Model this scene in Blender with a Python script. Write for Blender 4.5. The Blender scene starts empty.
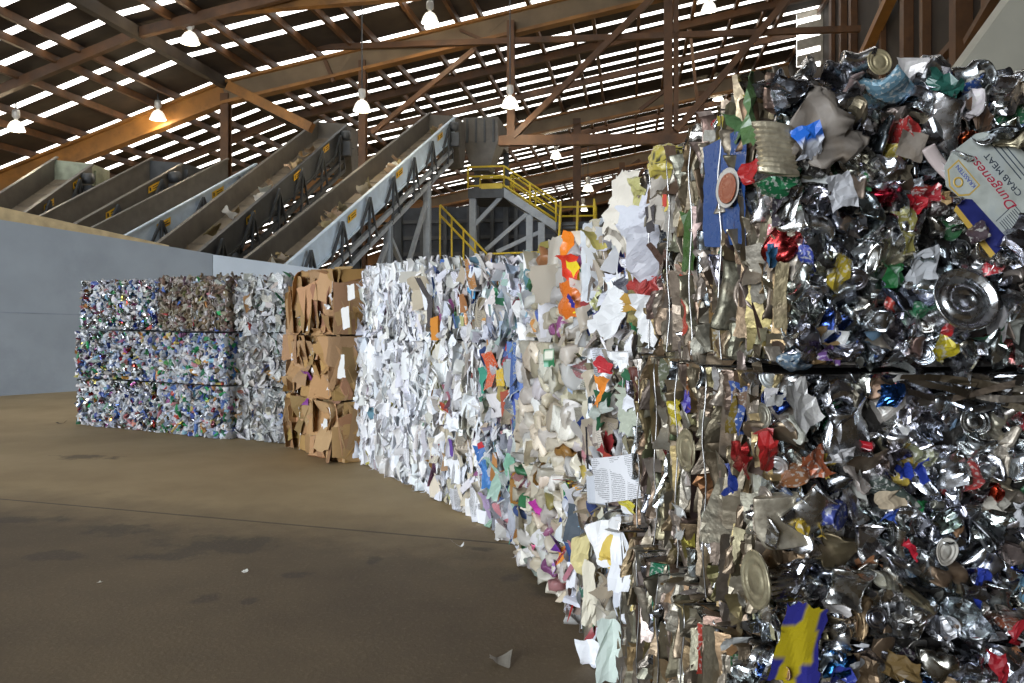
import bpy, math, random
import numpy as np
from mathutils import Matrix, Vector, Quaternion

scene = bpy.context.scene
COL = scene.collection
RNG = np.random.default_rng(20240611)
random.seed(5)
EYE = 1.65
F = 800.0
CX, HY = 512.0, 317.0
A84 = math.radians(8.4)
CS, SN = math.cos(A84), math.sin(A84)

# ------------------------------------------------------------------ places
def uv(u, v, z=0.0):
    """building coordinates (u across, v deep) -> world"""
    return Vector((u * CS + v * SN, -u * SN + v * CS, z))

def at_v(px, py, v):
    X = (px - CX) / F; H = (HY - py) / F
    Y = v / (X * SN + CS)
    return Vector((X * Y, Y, EYE + H * Y))

def at_y(px, py, Y):
    return Vector(((px - CX) / F * Y, Y, EYE + (HY - py) / F * Y))

def on_floor(px, py):
    Y = EYE * F / (py - HY)
    return Vector(((px - CX) / F * Y, Y, 0.0))

def wuv(p):
    return (p[0] * CS - p[1] * SN, p[0] * SN + p[1] * CS)

UK = -18.2
def roof_z(u):
    return EYE + 11.0 + (0.186 if u > UK else 0.333) * (u - UK)

# ------------------------------------------------------------------ materials
def new_mat(name):
    m = bpy.data.materials.new(name); m.use_nodes = True
    nt = m.node_tree
    return m, nt, nt.nodes['Principled BSDF']

def N(nt, t, **kw):
    n = nt.nodes.new(t)
    for k, v in kw.items():
        if k in n.inputs: n.inputs[k].default_value = v
        else: setattr(n, k, v)
    return n

def simple(name, col, rough=0.6, metal=0.0, var=0.25, scale=3.0, bump=0.0, dirt=None, dscale=0.8):
    m, nt, b = new_mat(name)
    tc = N(nt, 'ShaderNodeTexCoord')
    no = N(nt, 'ShaderNodeTexNoise', Scale=scale, Detail=6.0)
    nt.links.new(tc.outputs['Object'], no.inputs['Vector'])
    mp = N(nt, 'ShaderNodeMapRange'); mp.inputs[1].default_value = 0.3; mp.inputs[2].default_value = 0.7
    mp.inputs[3].default_value = 1 - var; mp.inputs[4].default_value = 1 + var
    nt.links.new(no.outputs['Fac'], mp.inputs[0])
    mx = N(nt, 'ShaderNodeVectorMath', operation='SCALE')
    mx.inputs[0].default_value = col[:3]
    nt.links.new(mp.outputs[0], mx.inputs['Scale'])
    out = mx.outputs[0]
    if dirt:
        n2 = N(nt, 'ShaderNodeTexNoise', Scale=dscale, Detail=8.0, Roughness=0.7)
        nt.links.new(tc.outputs['Object'], n2.inputs['Vector'])
        r = N(nt, 'ShaderNodeMapRange'); r.inputs[1].default_value = 0.5; r.inputs[2].default_value = 0.7
        nt.links.new(n2.outputs['Fac'], r.inputs[0])
        mm = N(nt, 'ShaderNodeMix', data_type='RGBA'); mm.inputs[7].default_value = (*dirt, 1)
        nt.links.new(r.outputs[0], mm.inputs[0]); nt.links.new(out, mm.inputs[6])
        out = mm.outputs[2]
    nt.links.new(out, b.inputs['Base Color'])
    b.inputs['Roughness'].default_value = rough; b.inputs['Metallic'].default_value = metal
    if bump:
        bp = N(nt, 'ShaderNodeBump', Strength=bump, Distance=0.02)
        nt.links.new(no.outputs['Fac'], bp.inputs['Height']); nt.links.new(bp.outputs[0], b.inputs['Normal'])
    return m

def emit(name, col, s):
    m = bpy.data.materials.new(name); m.use_nodes = True; nt = m.node_tree
    nt.nodes.clear()
    e = N(nt, 'ShaderNodeEmission', Color=(*col, 1), Strength=s); o = N(nt, 'ShaderNodeOutputMaterial')
    nt.links.new(e.outputs[0], o.inputs[0]); return m

def piece_mat(name, metal, rough, rvar, bump, kind):
    """material of the baled scrap; every piece carries its own colour in the 'Col' attribute"""
    m, nt, b = new_mat(name)
    at = N(nt, 'ShaderNodeAttribute', attribute_name='Col')
    tc = N(nt, 'ShaderNodeTexCoord')
    base = at.outputs['Color']
    no = N(nt, 'ShaderNodeTexNoise', Scale=38.0, Detail=5.0)
    nt.links.new(tc.outputs['Object'], no.inputs['Vector'])
    r = N(nt, 'ShaderNodeMapRange'); r.inputs[1].default_value = .3; r.inputs[2].default_value = .7
    r.inputs[3].default_value = max(0.03, rough - rvar); r.inputs[4].default_value = rough + rvar
    nt.links.new(no.outputs['Fac'], r.inputs[0]); nt.links.new(r.outputs[0], b.inputs['Roughness'])
    b.inputs['Metallic'].default_value = metal
    uvn = N(nt, 'ShaderNodeUVMap', uv_map='UVMap')
    if kind == 'grime':
        n2 = N(nt, 'ShaderNodeTexNoise', Scale=14.0, Detail=6.0, Roughness=.65)
        nt.links.new(tc.outputs['Object'], n2.inputs['Vector'])
        g = N(nt, 'ShaderNodeMapRange'); g.inputs[1].default_value = .48; g.inputs[2].default_value = .72
        g.inputs[4].default_value = .75
        nt.links.new(n2.outputs['Fac'], g.inputs[0])
        mx = N(nt, 'ShaderNodeMix', data_type='RGBA'); mx.inputs[7].default_value = (.16, .12, .08, 1)
        nt.links.new(g.outputs[0], mx.inputs[0]); nt.links.new(base, mx.inputs[6]); base = mx.outputs[2]
    if kind in ('news', 'print'):
        sp = N(nt, 'ShaderNodeSeparateXYZ'); nt.links.new(uvn.outputs[0], sp.inputs[0])
        def mth(op, a, bb=None):
            k = N(nt, 'ShaderNodeMath', operation=op)
            for i, x in enumerate((a, bb)):
                if x is None: continue
                if isinstance(x, (int, float)): k.inputs[i].default_value = x
                else: nt.links.new(x, k.inputs[i])
            return k.outputs[0]
        if kind == 'news':
            ln = mth('LESS_THAN', mth('FRACT', mth('DIVIDE', sp.outputs[1], .0085)), .5)
            cl = mth('LESS_THAN', mth('FRACT', mth('DIVIDE', sp.outputs[0], .075)), .86)
            n3 = N(nt, 'ShaderNodeTexNoise', Scale=160.0); nt.links.new(uvn.outputs[0], n3.inputs['Vector'])
            wd = mth('GREATER_THAN', n3.outputs['Fac'], .42)
            n4 = N(nt, 'ShaderNodeTexNoise', Scale=7.0); nt.links.new(tc.outputs['Object'], n4.inputs['Vector'])
            bl = mth('GREATER_THAN', n4.outputs['Fac'], .43)
            fac = mth('MULTIPLY', mth('MULTIPLY', ln, cl), mth('MULTIPLY', wd, bl))
            fac = mth('MULTIPLY', fac, .62); ink = (.09, .09, .10, 1)
        else:
            vo = N(nt, 'ShaderNodeTexVoronoi', Scale=26.0); nt.links.new(tc.outputs['Object'], vo.inputs['Vector'])
            n4 = N(nt, 'ShaderNodeTexNoise', Scale=85.0, Detail=2.0); nt.links.new(tc.outputs['Object'], n4.inputs['Vector'])
            fac = mth('MULTIPLY', mth('GREATER_THAN', n4.outputs['Fac'], .57), .6); ink = (.5, .49, .45, 1)
        mx = N(nt, 'ShaderNodeMix', data_type='RGBA'); mx.inputs[7].default_value = ink
        nt.links.new(fac, mx.inputs[0]); nt.links.new(base, mx.inputs[6]); base = mx.outputs[2]
    if kind == 'board':
        wv = N(nt, 'ShaderNodeTexWave', Scale=26.0, Distortion=1.0); nt.links.new(uvn.outputs[0], wv.inputs['Vector'])
        mp = N(nt, 'ShaderNodeMapRange'); mp.inputs[3].default_value = .88; mp.inputs[4].default_value = 1.06
        nt.links.new(wv.outputs['Fac'], mp.inputs[0])
        sc = N(nt, 'ShaderNodeVectorMath', operation='SCALE')
        nt.links.new(base, sc.inputs[0]); nt.links.new(mp.outputs[0], sc.inputs['Scale']); base = sc.outputs[0]
    nt.links.new(base, b.inputs['Base Color'])
    if bump:
        bp = N(nt, 'ShaderNodeBump', Strength=bump, Distance=.006)
        nt.links.new(no.outputs['Fac'], bp.inputs['Height']); nt.links.new(bp.outputs[0], b.inputs['Normal'])
    if kind == 'film':
        o = nt.nodes['Material Output']
        tr = N(nt, 'ShaderNodeBsdfTranslucent'); nt.links.new(base, tr.inputs['Color'])
        mixs = N(nt, 'ShaderNodeMixShader', Fac=.38)
        nt.links.new(b.outputs[0], mixs.inputs[1]); nt.links.new(tr.outputs[0], mixs.inputs[2])
        nt.links.new(mixs.outputs[0], o.inputs['Surface'])
    return m

PM = {
    'tin': piece_mat('crushed_tin', 1.0, .25, .13, .3, ''),
    'oldtin': piece_mat('weathered_tin', .75, .44, .14, .5, 'grime'),
    'print': piece_mat('printed_packaging', .15, .35, .12, .15, 'print'),
    'plastic': piece_mat('hard_plastic', .0, .32, .12, .15, ''),
    'paper': piece_mat('plain_paper', .0, .8, .1, .1, ''),
    'news': piece_mat('printed_paper', .0, .8, .1, .1, 'news'),
    'film': piece_mat('milky_plastic', .0, .36, .1, .15, 'film'),
    'board': piece_mat('corrugated_board', .0, .8, .1, .1, 'board'),
    'cloth': piece_mat('dirty_film', .0, .6, .1, .3, 'grime'),
}
PML = list(PM)

# ------------------------------------------------------------------ object helpers
def props(o, label=None, cat=None, group=None, kind=None):
    if label: o['label'] = label
    if cat: o['category'] = cat
    if group: o['group'] = group
    if kind: o['kind'] = kind
    return o

def empty(name, loc=(0, 0, 0), label=None, cat=None, group=None):
    o = bpy.data.objects.new(name, None); COL.objects.link(o); o.location = loc
    o.empty_display_size = .2
    return props(o, label, cat, group)

class MB:
    """collects boxes, bars, tubes and lathes for ONE mesh object (world coordinates)"""
    def __init__(s): s.v, s.f, s.sm = [], [], []
    def add(s, vs, fs, smooth=False):
        b = len(s.v); s.v += [tuple(x) for x in vs]
        for f in fs: s.f.append(tuple(i + b for i in f)); s.sm.append(smooth)
    def hexa(s, p):
        s.add(p, [(0, 3, 2, 1), (4, 5, 6, 7), (0, 1, 5, 4), (1, 2, 6, 5), (2, 3, 7, 6), (3, 0, 4, 7)])
    def box(s, lo, hi):
        x0, y0, z0 = lo; x1, y1, z1 = hi
        s.hexa([(x0, y0, z0), (x1, y0, z0), (x1, y1, z0), (x0, y1, z0), (x0, y0, z1), (x1, y0, z1), (x1, y1, z1), (x0, y1, z1)])
    def uvbox(s, u0, u1, v0, v1, z0, z1):
        c = [(u0, v0), (u1, v0), (u1, v1), (u0, v1)]
        s.hexa([uv(a, b, z0) for a, b in c] + [uv(a, b, z1) for a, b in c])
    def bar(s, p, q, w, h=None, up=(0, 0, 1)):
        p, q = Vector(p), Vector(q); h = w if h is None else h
        d = (q - p).normalized(); up = Vector(up)
        if abs(d.dot(up)) > .98: up = Vector((SN, CS, 0))
        a = d.cross(up).normalized() * (w / 2); b = a.cross(d).normalized() * (h / 2)
        s.hexa([p - a - b, p + a - b, q + a - b, q - a - b, p - a + b, p + a + b, q + a + b, q - a + b])
    def ibeam(s, p, q, w, h, t=.03, up=(0, 0, 1)):
        p, q = Vector(p), Vector(q); d = (q - p).normalized(); up = Vector(up)
        if abs(d.dot(up)) > .98: up = Vector((SN, CS, 0))
        a = d.cross(up).normalized(); b = a.cross(d).normalized()
        s.bar(p + b * (h / 2 - t / 2), q + b * (h / 2 - t / 2), w, t, up)
        s.bar(p - b * (h / 2 - t / 2), q - b * (h / 2 - t / 2), w, t, up)
        s.bar(p, q, t, h - 2 * t, up)
    def tube(s, pts, r, n=6, caps=True):
        pts = [Vector(p) for p in pts]; rings = []
        for i, p in enumerate(pts):
            d = (pts[min(i + 1, len(pts) - 1)] - pts[max(i - 1, 0)]).normalized()
            up = Vector((0, 0, 1)) if abs(d.z) < .9 else Vector((1, 0, 0))
            a = d.cross(up).normalized(); b = a.cross(d)
            rings.append([p + (a * math.cos(t) + b * math.sin(t)) * r for t in (2 * math.pi * k / n for k in range(n))])
        vs = [x for rr in rings for x in rr]; fs = []
        for i in range(len(pts) - 1):
            for k in range(n):
                k2 = (k + 1) % n
                fs.append((i * n + k, i * n + k2, (i + 1) * n + k2, (i + 1) * n + k))
        if caps:
            fs.append(tuple(range(n - 1, -1, -1))); fs.append(tuple((len(pts) - 1) * n + k for k in range(n)))
        s.add(vs, fs, True)
    def lathe(s, c, prof, n=20):
        c = Vector(c); vs = []; fs = []
        for r, z in prof:
            for k in range(n):
                t = 2 * math.pi * k / n
                vs.append(c + Vector((r * math.cos(t), r * math.sin(t), z)))
        for i in range(len(prof) - 1):
            for k in range(n):
                k2 = (k + 1) % n
                fs.append((i * n + k, i * n + k2, (i + 1) * n + k2, (i + 1) * n + k))
        s.add(vs, fs, True)
    def build(s, name, m, parent=None, kind=None, origin=None):
        o0 = Vector(origin) if origin is not None else Vector((0, 0, 0))
        if origin is None and s.v:
            lo = [min(v[i] for v in s.v) for i in range(3)]; hi = [max(v[i] for v in s.v) for i in range(3)]
            o0 = Vector(((lo[0] + hi[0]) / 2, (lo[1] + hi[1]) / 2, lo[2]))
        me = bpy.data.meshes.new(name)
        me.from_pydata([tuple(Vector(v) - o0) for v in s.v], [], s.f)
        me.polygons.foreach_set('use_smooth', s.sm); me.update()
        me.materials.append(m)
        o = bpy.data.objects.new(name, me); COL.objects.link(o)
        o.location = o0
        if parent is not None:
            o.parent = parent
            q = parent; off = Vector((0, 0, 0))
            while q is not None: off += q.location; q = q.parent
            o.location = o0 - off
        if kind: o['kind'] = kind
        return o

def struct(name, mb, m):
    return mb.build(name, m, kind='structure')

# ------------------------------------------------------------------ scrap pieces (numpy)
def tri(x):
    return 4 * np.abs(x - np.floor(x + .5)) - 1

def runit():
    v = RNG.normal(size=3); return v / np.linalg.norm(v)

def crumple(V, amp, freq, n=4):
    """fold the points along n random creases"""
    V = V.copy()
    for i in range(n):
        k = runit() * freq * RNG.uniform(.6, 1.6)
        V += runit() * (amp / n ** .5 * tri(V @ k + RNG.uniform(0, 1)))[:, None]
    return V

class P:
    __slots__ = ('V', 'Q', 'T', 'uv', 'mat', 'col', 'sm', 'kind', 'size', 'lab')
    def __init__(s, V, Q, T=None, uvs=None, sm=False, kind='scrap'):
        s.V = V; s.Q = Q; s.T = np.zeros((0, 3), int) if T is None else T
        s.uv = np.zeros((len(V), 2)) if uvs is None else uvs
        s.sm = sm; s.kind = kind; s.mat = 'tin'; s.col = (.5, .5, .5); s.size = 0; s.lab = None

def lathe_np(prof, n, kind):
    """profile from bottom centre to top centre; first and last rows collapse to a point"""
    th = np.linspace(0, 2 * math.pi, n, endpoint=False)
    rows = prof[1:-1]
    V = np.concatenate([np.stack([r * np.cos(th), r * np.sin(th), np.full(n, z)], 1) for r, z in rows] +
                       [np.array([[0, 0, prof[0][1]], [0, 0, prof[-1][1]]])])
    m = len(rows); k = np.arange(n); k2 = (k + 1) % n
    Q = np.concatenate([np.stack([i * n + k, i * n + k2, (i + 1) * n + k2, (i + 1) * n + k], 1) for i in range(m - 1)])
    b, t = m * n, m * n + 1
    T = np.concatenate([np.stack([np.full(n, b), k2, k], 1), np.stack([np.full(n, t), (m - 1) * n + k, (m - 1) * n + k2], 1)])
    U = np.concatenate([np.stack([th / 6.283 * .2, np.full(n, z)], 1) for r, z in rows] + [np.zeros((2, 2))])
    return P(V, Q, T, U, kind=kind)

def can(r=.037, h=.11, flat=.4, cr=.35, n=16, rings=7, ribs=True, kind='crushed_can', rd=.045):
    pr = [(0, .004), (r * .55, .004), (r * .86, .006), (r * .94, 0), (r, .004)]
    for i in range(rings):
        z = h * (.1 + .8 * i / (rings - 1))
        pr.append((r * (1 - rd if (ribs and i % 2) else 1.0), z))
    pr += [(r, h - .004), (r * .94, h), (r * .86, h - .006), (r * .55, h - .004), (0, h - .004)]
    p = lathe_np(pr, n, kind)
    V = p.V - [0, 0, h / 2]
    V[:, 1] *= flat; V[:, 0] *= (1 + (1 - flat) * .35)
    V[:, 1] += RNG.uniform(-1, 1) * .5 * r * (V[:, 2] / (h / 2)) ** 2          # bend
    V[:, 0] += RNG.uniform(-1, 1) * .35 * r * (V[:, 2] / (h / 2)) ** 2
    V[:, 2] *= RNG.uniform(.65, 1.0)
    a = RNG.uniform(-.5, .5)
    V[:, 0] += a * V[:, 2]
    p.V = crumple(V, cr * r, .55 / r, 4); p.sm = RNG.random() < .45
    return p

def lid(r=.04, n=20, bend=.2, kind='can_lid'):
    t = r * .09
    pr = [(0, 0), (r * .2, 0), (r * .5, 0), (r * .8, 0), (r, 0), (r * 1.03, t * .7), (r * .98, t * 1.3), (r * .92, t * .6), (r * .80, t * .6), (r * .77, t),
          (r * .66, t), (r * .63, t * .55), (r * .5, t * .55), (r * .47, t), (r * .2, t), (0, t)]
    p = lathe_np(pr, n, kind)
    V = p.V
    V[:, 2] += bend * r * ((V[:, 0] / r) ** 2 - .4) * RNG.uniform(-1, 1)
    p.V = crumple(V, .05 * r, .5 / r, 3); p.sm = True
    return p

def wad(r=.05, flat=.6, cr=.5, n=12, rings=8, sm=False, kind='crumpled_foil', power=1.0):
    pr = [(0, -r)] + [(r * math.sin(math.pi * i / (rings + 1)) ** power, -r * math.cos(math.pi * i / (rings + 1))) for i in range(1, rings + 1)] + [(0, r)]
    p = lathe_np(pr, n, kind)
    V = p.V * [1, flat, RNG.uniform(.8, 1.4)]
    p.V = crumple(V, cr * r, .7 / r, 6); p.sm = sm
    return p

def bottle(r=.033, h=.2, flat=.5, n=9, kind='crushed_bottle'):
    pr = [(0, 0), (r * .8, 0), (r, .01), (r * .93, h * .25), (r, h * .35), (r * .92, h * .5), (r, h * .62), (r * .7, h * .78), (r * .4, h * .88), (r * .4, h), (0, h)]
    p = lathe_np(pr, n, kind)
    V = p.V - [0, 0, h / 2]; V[:, 1] *= flat
    V[:, 2] *= RNG.uniform(.45, .85)
    p.V = crumple(V, .35 * r, .6 / r, 4); p.sm = False
    return p

def jug(w=.085, d=.06, h=.12, cr=.022, kind='crushed_jug'):
    n, rings = 16, 10
    th = np.linspace(0, 2 * math.pi, n, endpoint=False)
    pr = [(0, -1)] + [(math.sin(math.pi * i / (rings + 1)) ** .5, -math.copysign(abs(math.cos(math.pi * i / (rings + 1))) ** .7, math.cos(math.pi * i / (rings + 1)))) for i in range(1, rings + 1)] + [(0, 1)]
    p = lathe_np(pr, n, kind)
    V = p.V
    x = np.sign(V[:, 0]) * np.abs(V[:, 0]) ** .75; y = np.sign(V[:, 1]) * np.abs(V[:, 1]) ** .75
    V = np.stack([x * w, y * d, V[:, 2] * h], 1)
    p.V = crumple(crumple(V, cr, .55 / w, 4), cr * .35, 1.6 / w, 4); p.sm = True
    return p

def sheet(w=.15, h=.2, nx=7, ny=8, cr=.02, curl=.0, fold=True, taper=0, kind='paper_sheet', sm=False, freq=None, rag=.12):
    a, b = np.meshgrid(np.linspace(-.5, .5, nx + 1), np.linspace(-.5, .5, ny + 1))
    a = a.ravel(); b = b.ravel()
    U = np.stack([a * w + RNG.uniform(0, 1), b * h + RNG.uniform(0, 1)], 1)
    edge = ((np.abs(a) > .49) | (np.abs(b) > .49))
    x = a * w * (1 - taper * (b + .5)) + edge * RNG.normal(0, rag * w / nx, len(a)); y = b * h + edge * RNG.normal(0, rag * h / ny, len(a))
    z = np.zeros_like(x)
    if fold:
        an = RNG.uniform(0, math.pi); s = x * math.cos(an) + y * math.sin(an) - RNG.uniform(-.25, .25) * w
        z += np.abs(s) * RNG.uniform(-.9, .9)
    z += curl * (x * x / w + 0) * 2
    V = np.stack([x, y, z], 1)
    V = crumple(V, cr, freq or .5 / max(w, h) * 1.6, 4)
    i, j = np.meshgrid(np.arange(nx), np.arange(ny)); i = i.ravel(); j = j.ravel()
    q = j * (nx + 1) + i
    Q = np.stack([q, q + 1, q + nx + 2, q + nx + 1], 1)
    return P(V, Q, None, U, sm=sm, kind=kind)

def strip(w=.02, h=.2, **k):
    k.setdefault('nx', 2); k.setdefault('ny', 10)
    return sheet(w, h, **k)

def thick(p, t):
    """give a grid sheet a board's thickness"""
    V = p.V; n = len(V)
    e1 = V[p.Q[:, 1]] - V[p.Q[:, 0]]; e2 = V[p.Q[:, 3]] - V[p.Q[:, 0]]
    fn = np.cross(e1, e2); vn = np.zeros_like(V)
    for k in range(4): np.add.at(vn, p.Q[:, k], fn)
    vn /= np.linalg.norm(vn, axis=1, keepdims=True) + 1e-9
    V2 = np.concatenate([V + vn * t / 2, V - vn * t / 2])
    cnt = {}
    for q in p.Q:
        for k in range(4):
            a, b = int(q[k]), int(q[(k + 1) % 4]); cnt[(a, b)] = 1
    side = [(a, a + n, b + n, b) for (a, b) in cnt if (b, a) not in cnt]
    Q = np.concatenate([p.Q, p.Q[:, ::-1] + n, np.array(side)])
    p.V = V2; p.Q = Q; p.uv = np.concatenate([p.uv, p.uv]); return p

def rot(ax, ay, az):
    return np.array(Matrix.Rotation(az, 3, 'Z') @ Matrix.Rotation(ay, 3, 'Y') @ Matrix.Rotation(ax, 3, 'X'))

def pieces_mesh(name, ps, origin=None):
    nV = sum(len(p.V) for p in ps)
    V = np.concatenate([p.V for p in ps])
    o0 = np.zeros(3)
    if origin == 'c':
        o0 = (V.min(0) + V.max(0)) / 2; V = V - o0
    loops = []; tot = []; mi = []; sm = []; off = 0
    mats = []
    for p in ps:
        if p.mat not in mats: mats.append(p.mat)
        k = mats.index(p.mat)
        loops.append((p.Q + off).ravel()); tot.append(np.full(len(p.Q), 4)); c = len(p.Q)
        if len(p.T): loops.append((p.T + off).ravel()); tot.append(np.full(len(p.T), 3)); c += len(p.T)
        mi.append(np.full(c, k)); sm.append(np.full(c, p.sm)); off += len(p.V)
    loops = np.concatenate(loops).astype(np.int32); tot = np.concatenate(tot).astype(np.int32)
    mi = np.concatenate(mi).astype(np.int32); sm = np.concatenate(sm)
    me = bpy.data.meshes.new(name)
    me.vertices.add(nV); me.vertices.foreach_set('co', V.astype(np.float32).ravel())
    me.loops.add(len(loops)); me.loops.foreach_set('vertex_index', loops)
    me.polygons.add(len(tot))
    st = np.concatenate([[0], np.cumsum(tot)[:-1]]).astype(np.int32)
    me.polygons.foreach_set('loop_start', st)
    me.polygons.foreach_set('material_index', mi)
    me.polygons.foreach_set('use_smooth', sm.astype(bool))
    for k in mats: me.materials.append(PM[k])
    ca = me.attributes.new('Col', 'FLOAT_COLOR', 'POINT')
    C = np.concatenate([np.broadcast_to(np.array([*p.col[:3], 1.0]), (len(p.V), 4)) if np.ndim(p.col) == 1 else np.concatenate([p.col, np.ones((len(p.V), 1))], 1) for p in ps])
    ca.data.foreach_set('color', C.astype(np.float32).ravel())
    ul = me.uv_layers.new(name='UVMap')
    U = np.concatenate([p.uv for p in ps])[loops]
    ul.data.foreach_set('uv', U.astype(np.float32).ravel())
    me.update(calc_edges=True); me.validate()
    return me, o0

# ------------------------------------------------------------------ bales
CORE = {}
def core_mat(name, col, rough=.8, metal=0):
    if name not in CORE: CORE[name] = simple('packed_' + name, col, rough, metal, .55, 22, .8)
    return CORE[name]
wire_mat = simple('baling_wire_steel', (.42, .41, .4), .35, 1.0, .2, 30)

class Bale:
    def __init__(s, p, q, z0, z1, D, top, ends=(.01, .01), rise=.09, out=.10, back=.0, tilt=.0, gap=.012):
        s.tilt = tilt; s.gap = gap
        p, q = Vector(p), Vector(q); d = (q - p); s.L = d.length; d.normalize()
        n = Vector((-d.y, d.x))                      # away from the aisle
        p = p + n * back; q = q + n * back
        mid = (p + q) / 2 + n * D / 2
        s.M = Matrix(((d.x, n.x, 0, mid.x), (d.y, n.y, 0, mid.y), (0, 0, 1, z0), (0, 0, 0, 1)))
        s.inv = s.M.inverted(); s.D = D; s.H = z1 - z0; s.top = top; s.ends = ends; s.rise = rise; s.out = out
        s.ps = []; s.sp = []
    def frame(s, face):
        return {'F': ((1, 0, 0), (0, 0, 1), (0, -1, 0)), 'R': ((0, 1, 0), (0, 0, 1), (1, 0, 0)),
                'L': ((0, -1, 0), (0, 0, 1), (-1, 0, 0)), 'T': ((1, 0, 0), (0, 1, 0), (0, 0, 1))}[face]
    def size(s, face): return {'F': (s.L, s.H), 'R': (s.D, s.H), 'L': (s.D, s.H), 'T': (s.L, s.D)}[face]
    def point(s, face, a, b, o):
        return np.array({'F': (a - s.L / 2, -s.D / 2 - o, b), 'R': (s.L / 2 + o, a - s.D / 2, b),
                         'L': (-s.L / 2 - o, s.D / 2 - a, b), 'T': (a - s.L / 2, b - s.D / 2, s.H + o)}[face])
    def clamp(s, V):
        def hi(x, h, k=.08): return np.where(x > h, h + (x - h) * k, x)
        pin = np.maximum(0, -s.D / 2 - V[:, 1]) * .14
        x = hi(V[:, 0], s.L / 2 + s.ends[1] - .012 - pin, .03 if s.ends[1] < .05 else .3); x = -hi(-x, s.L / 2 + s.ends[0] - .012 - pin, .03)
        y = -hi(-V[:, 1], s.D / 2 + s.out, .3); y = hi(y, s.D / 2 - .02)
        wob = .5 + .25 * np.sin(17 * V[:, 0] + 3 * s.L) * np.sin(29 * V[:, 1]) + .25 * np.sin(41 * V[:, 0] + 11 * V[:, 1])
        z = hi(V[:, 2], s.H + s.tilt * V[:, 0] / s.L + (s.rise if s.top else -.008), .25 if s.top else .004)
        z = -hi(-z, -.006 - s.gap * wob, .004)
        return np.stack([x, y, z], 1)
    def put(s, face, a, b, o, p, R=None, special=False, free_z=False):
        T, B, Nn = (np.array(k, float) for k in s.frame(face))
        V = p.V if R is None else p.V @ np.asarray(R).T
        V = s.point(face, a, b, o) + V[:, :1] * T + V[:, 1:2] * B + V[:, 2:3] * Nn
        p.V = V if free_z or p.kind == 'blue_yellow_wrapper' else s.clamp(V) if not special else s.zclamp(V)
        ext = p.V.max(0) - p.V.min(0)
        p.size = ext[0] * ext[2] if face in 'FT' else ext[1] * ext[2]
        if special: s.sp.append(p)
        else: s.ps.append(p)
        return p
    def drape(s, maker, n, face='F', o=.05):
        W = s.size(face)[0]
        for k in range(n):
            p = maker(); s.put(face, (k + RNG.uniform(.2, .8)) / n * W, RNG.uniform(-.005, .05), o + RNG.uniform(-.015, .02), p, None, special=True, free_z=True)
    def zclamp(s, V):
        V = V.copy(); z = np.maximum(V[:, 2], .006)
        if not s.top: z = np.minimum(z, s.H - .006)
        V[:, 2] = z; return V
    def pix(s, face, px, py, o=0.0):
        """(a, b) on a face, where the sight line through a picture point meets it"""
        c = s.inv @ Vector((0, 0, EYE)); d = (s.inv.to_3x3() @ Vector(((px - CX) / F, 1, (HY - py) / F)))
        if face == 'F': t = (-s.D / 2 - o - c.y) / d.y
        else: t = (s.L / 2 + o - c.x) / d.x
        h = c + d * t
        return (h.x + s.L / 2, h.z) if face == 'F' else (h.y + s.D / 2, h.z)
    def grid(s, face, da, db, jit=.5, amin=0, amax=None):
        W, H = s.size(face); W = W if amax is None else amax
        na, nb = max(1, round((W - amin) / da)), max(1, round(H / db))
        for j in range(nb):
            for i in range(na):
                yield (amin + (i + .5 + (.5 if j % 2 else 0) * .5 + RNG.uniform(-jit, jit)) / na * (W - amin),
                       (j + .5 + RNG.uniform(-jit, jit)) / nb * H)
    def finish(s, name, label, cat, group, core, nparts=60, wires=(), wr=.0022, wout=.03, stuff='packed_scrap', cinset=.05, wface='F'):
        root = empty(name, (0, 0, 0), label, cat, group)
        root.matrix_world = s.M
        i = cinset
        n = 10
        # dense core, a little uneven
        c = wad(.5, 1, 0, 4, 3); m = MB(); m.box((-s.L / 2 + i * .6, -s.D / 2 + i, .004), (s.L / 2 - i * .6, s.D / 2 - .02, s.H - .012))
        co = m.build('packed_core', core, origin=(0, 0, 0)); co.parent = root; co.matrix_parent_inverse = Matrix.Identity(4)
        ps = sorted(s.ps, key=lambda p: -p.size)
        for p in s.sp + ps[:nparts]:
            me, o0 = pieces_mesh(p.kind, [p], 'c')
            o = bpy.data.objects.new(p.kind, me); COL.objects.link(o); o.parent = root; o.location = o0
            if p.lab: o['label'] = p.lab
        if ps[nparts:]:
            me, o0 = pieces_mesh(stuff, ps[nparts:])
            o = bpy.data.objects.new(stuff, me); COL.objects.link(o); o.parent = root; o['kind'] = 'stuff'
        for x in wires:
            y0, y1 = -s.D / 2 - wout, s.D / 2 - .012
            pts = []
            zt = s.H - .006 + (.012 if s.top else 0)
            for k in range(13): pts.append((x + .004 * math.sin(k * 1.7 + x * 9), y0 + .006 * math.sin(k * 1.1 + x * 5), .012 + (zt - .012) * k / 12))
            pts += [(x, y0 * .4, zt), (x, y1, zt), (x, y1, s.H / 2), (x, y1, .012), (x, 0, .012), pts[0]]
            m = MB(); m.tube(pts, wr, 5, caps=False)
            w = m.build('wire_strap', wire_mat, origin=(0, 0, 0)); w.parent = root
        s.root = root
        return root

def pick(pal):
    c = np.array(pal[RNG.integers(len(pal))], float)
    return np.clip(c * RNG.uniform(.8, 1.15) + RNG.normal(0, .012, 3), .01, .95)

def rr(a=1.0): return rot(*(RNG.uniform(-a, a, 3)))
def free(): return rot(*(RNG.uniform(-math.pi, math.pi, 3)))

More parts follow.
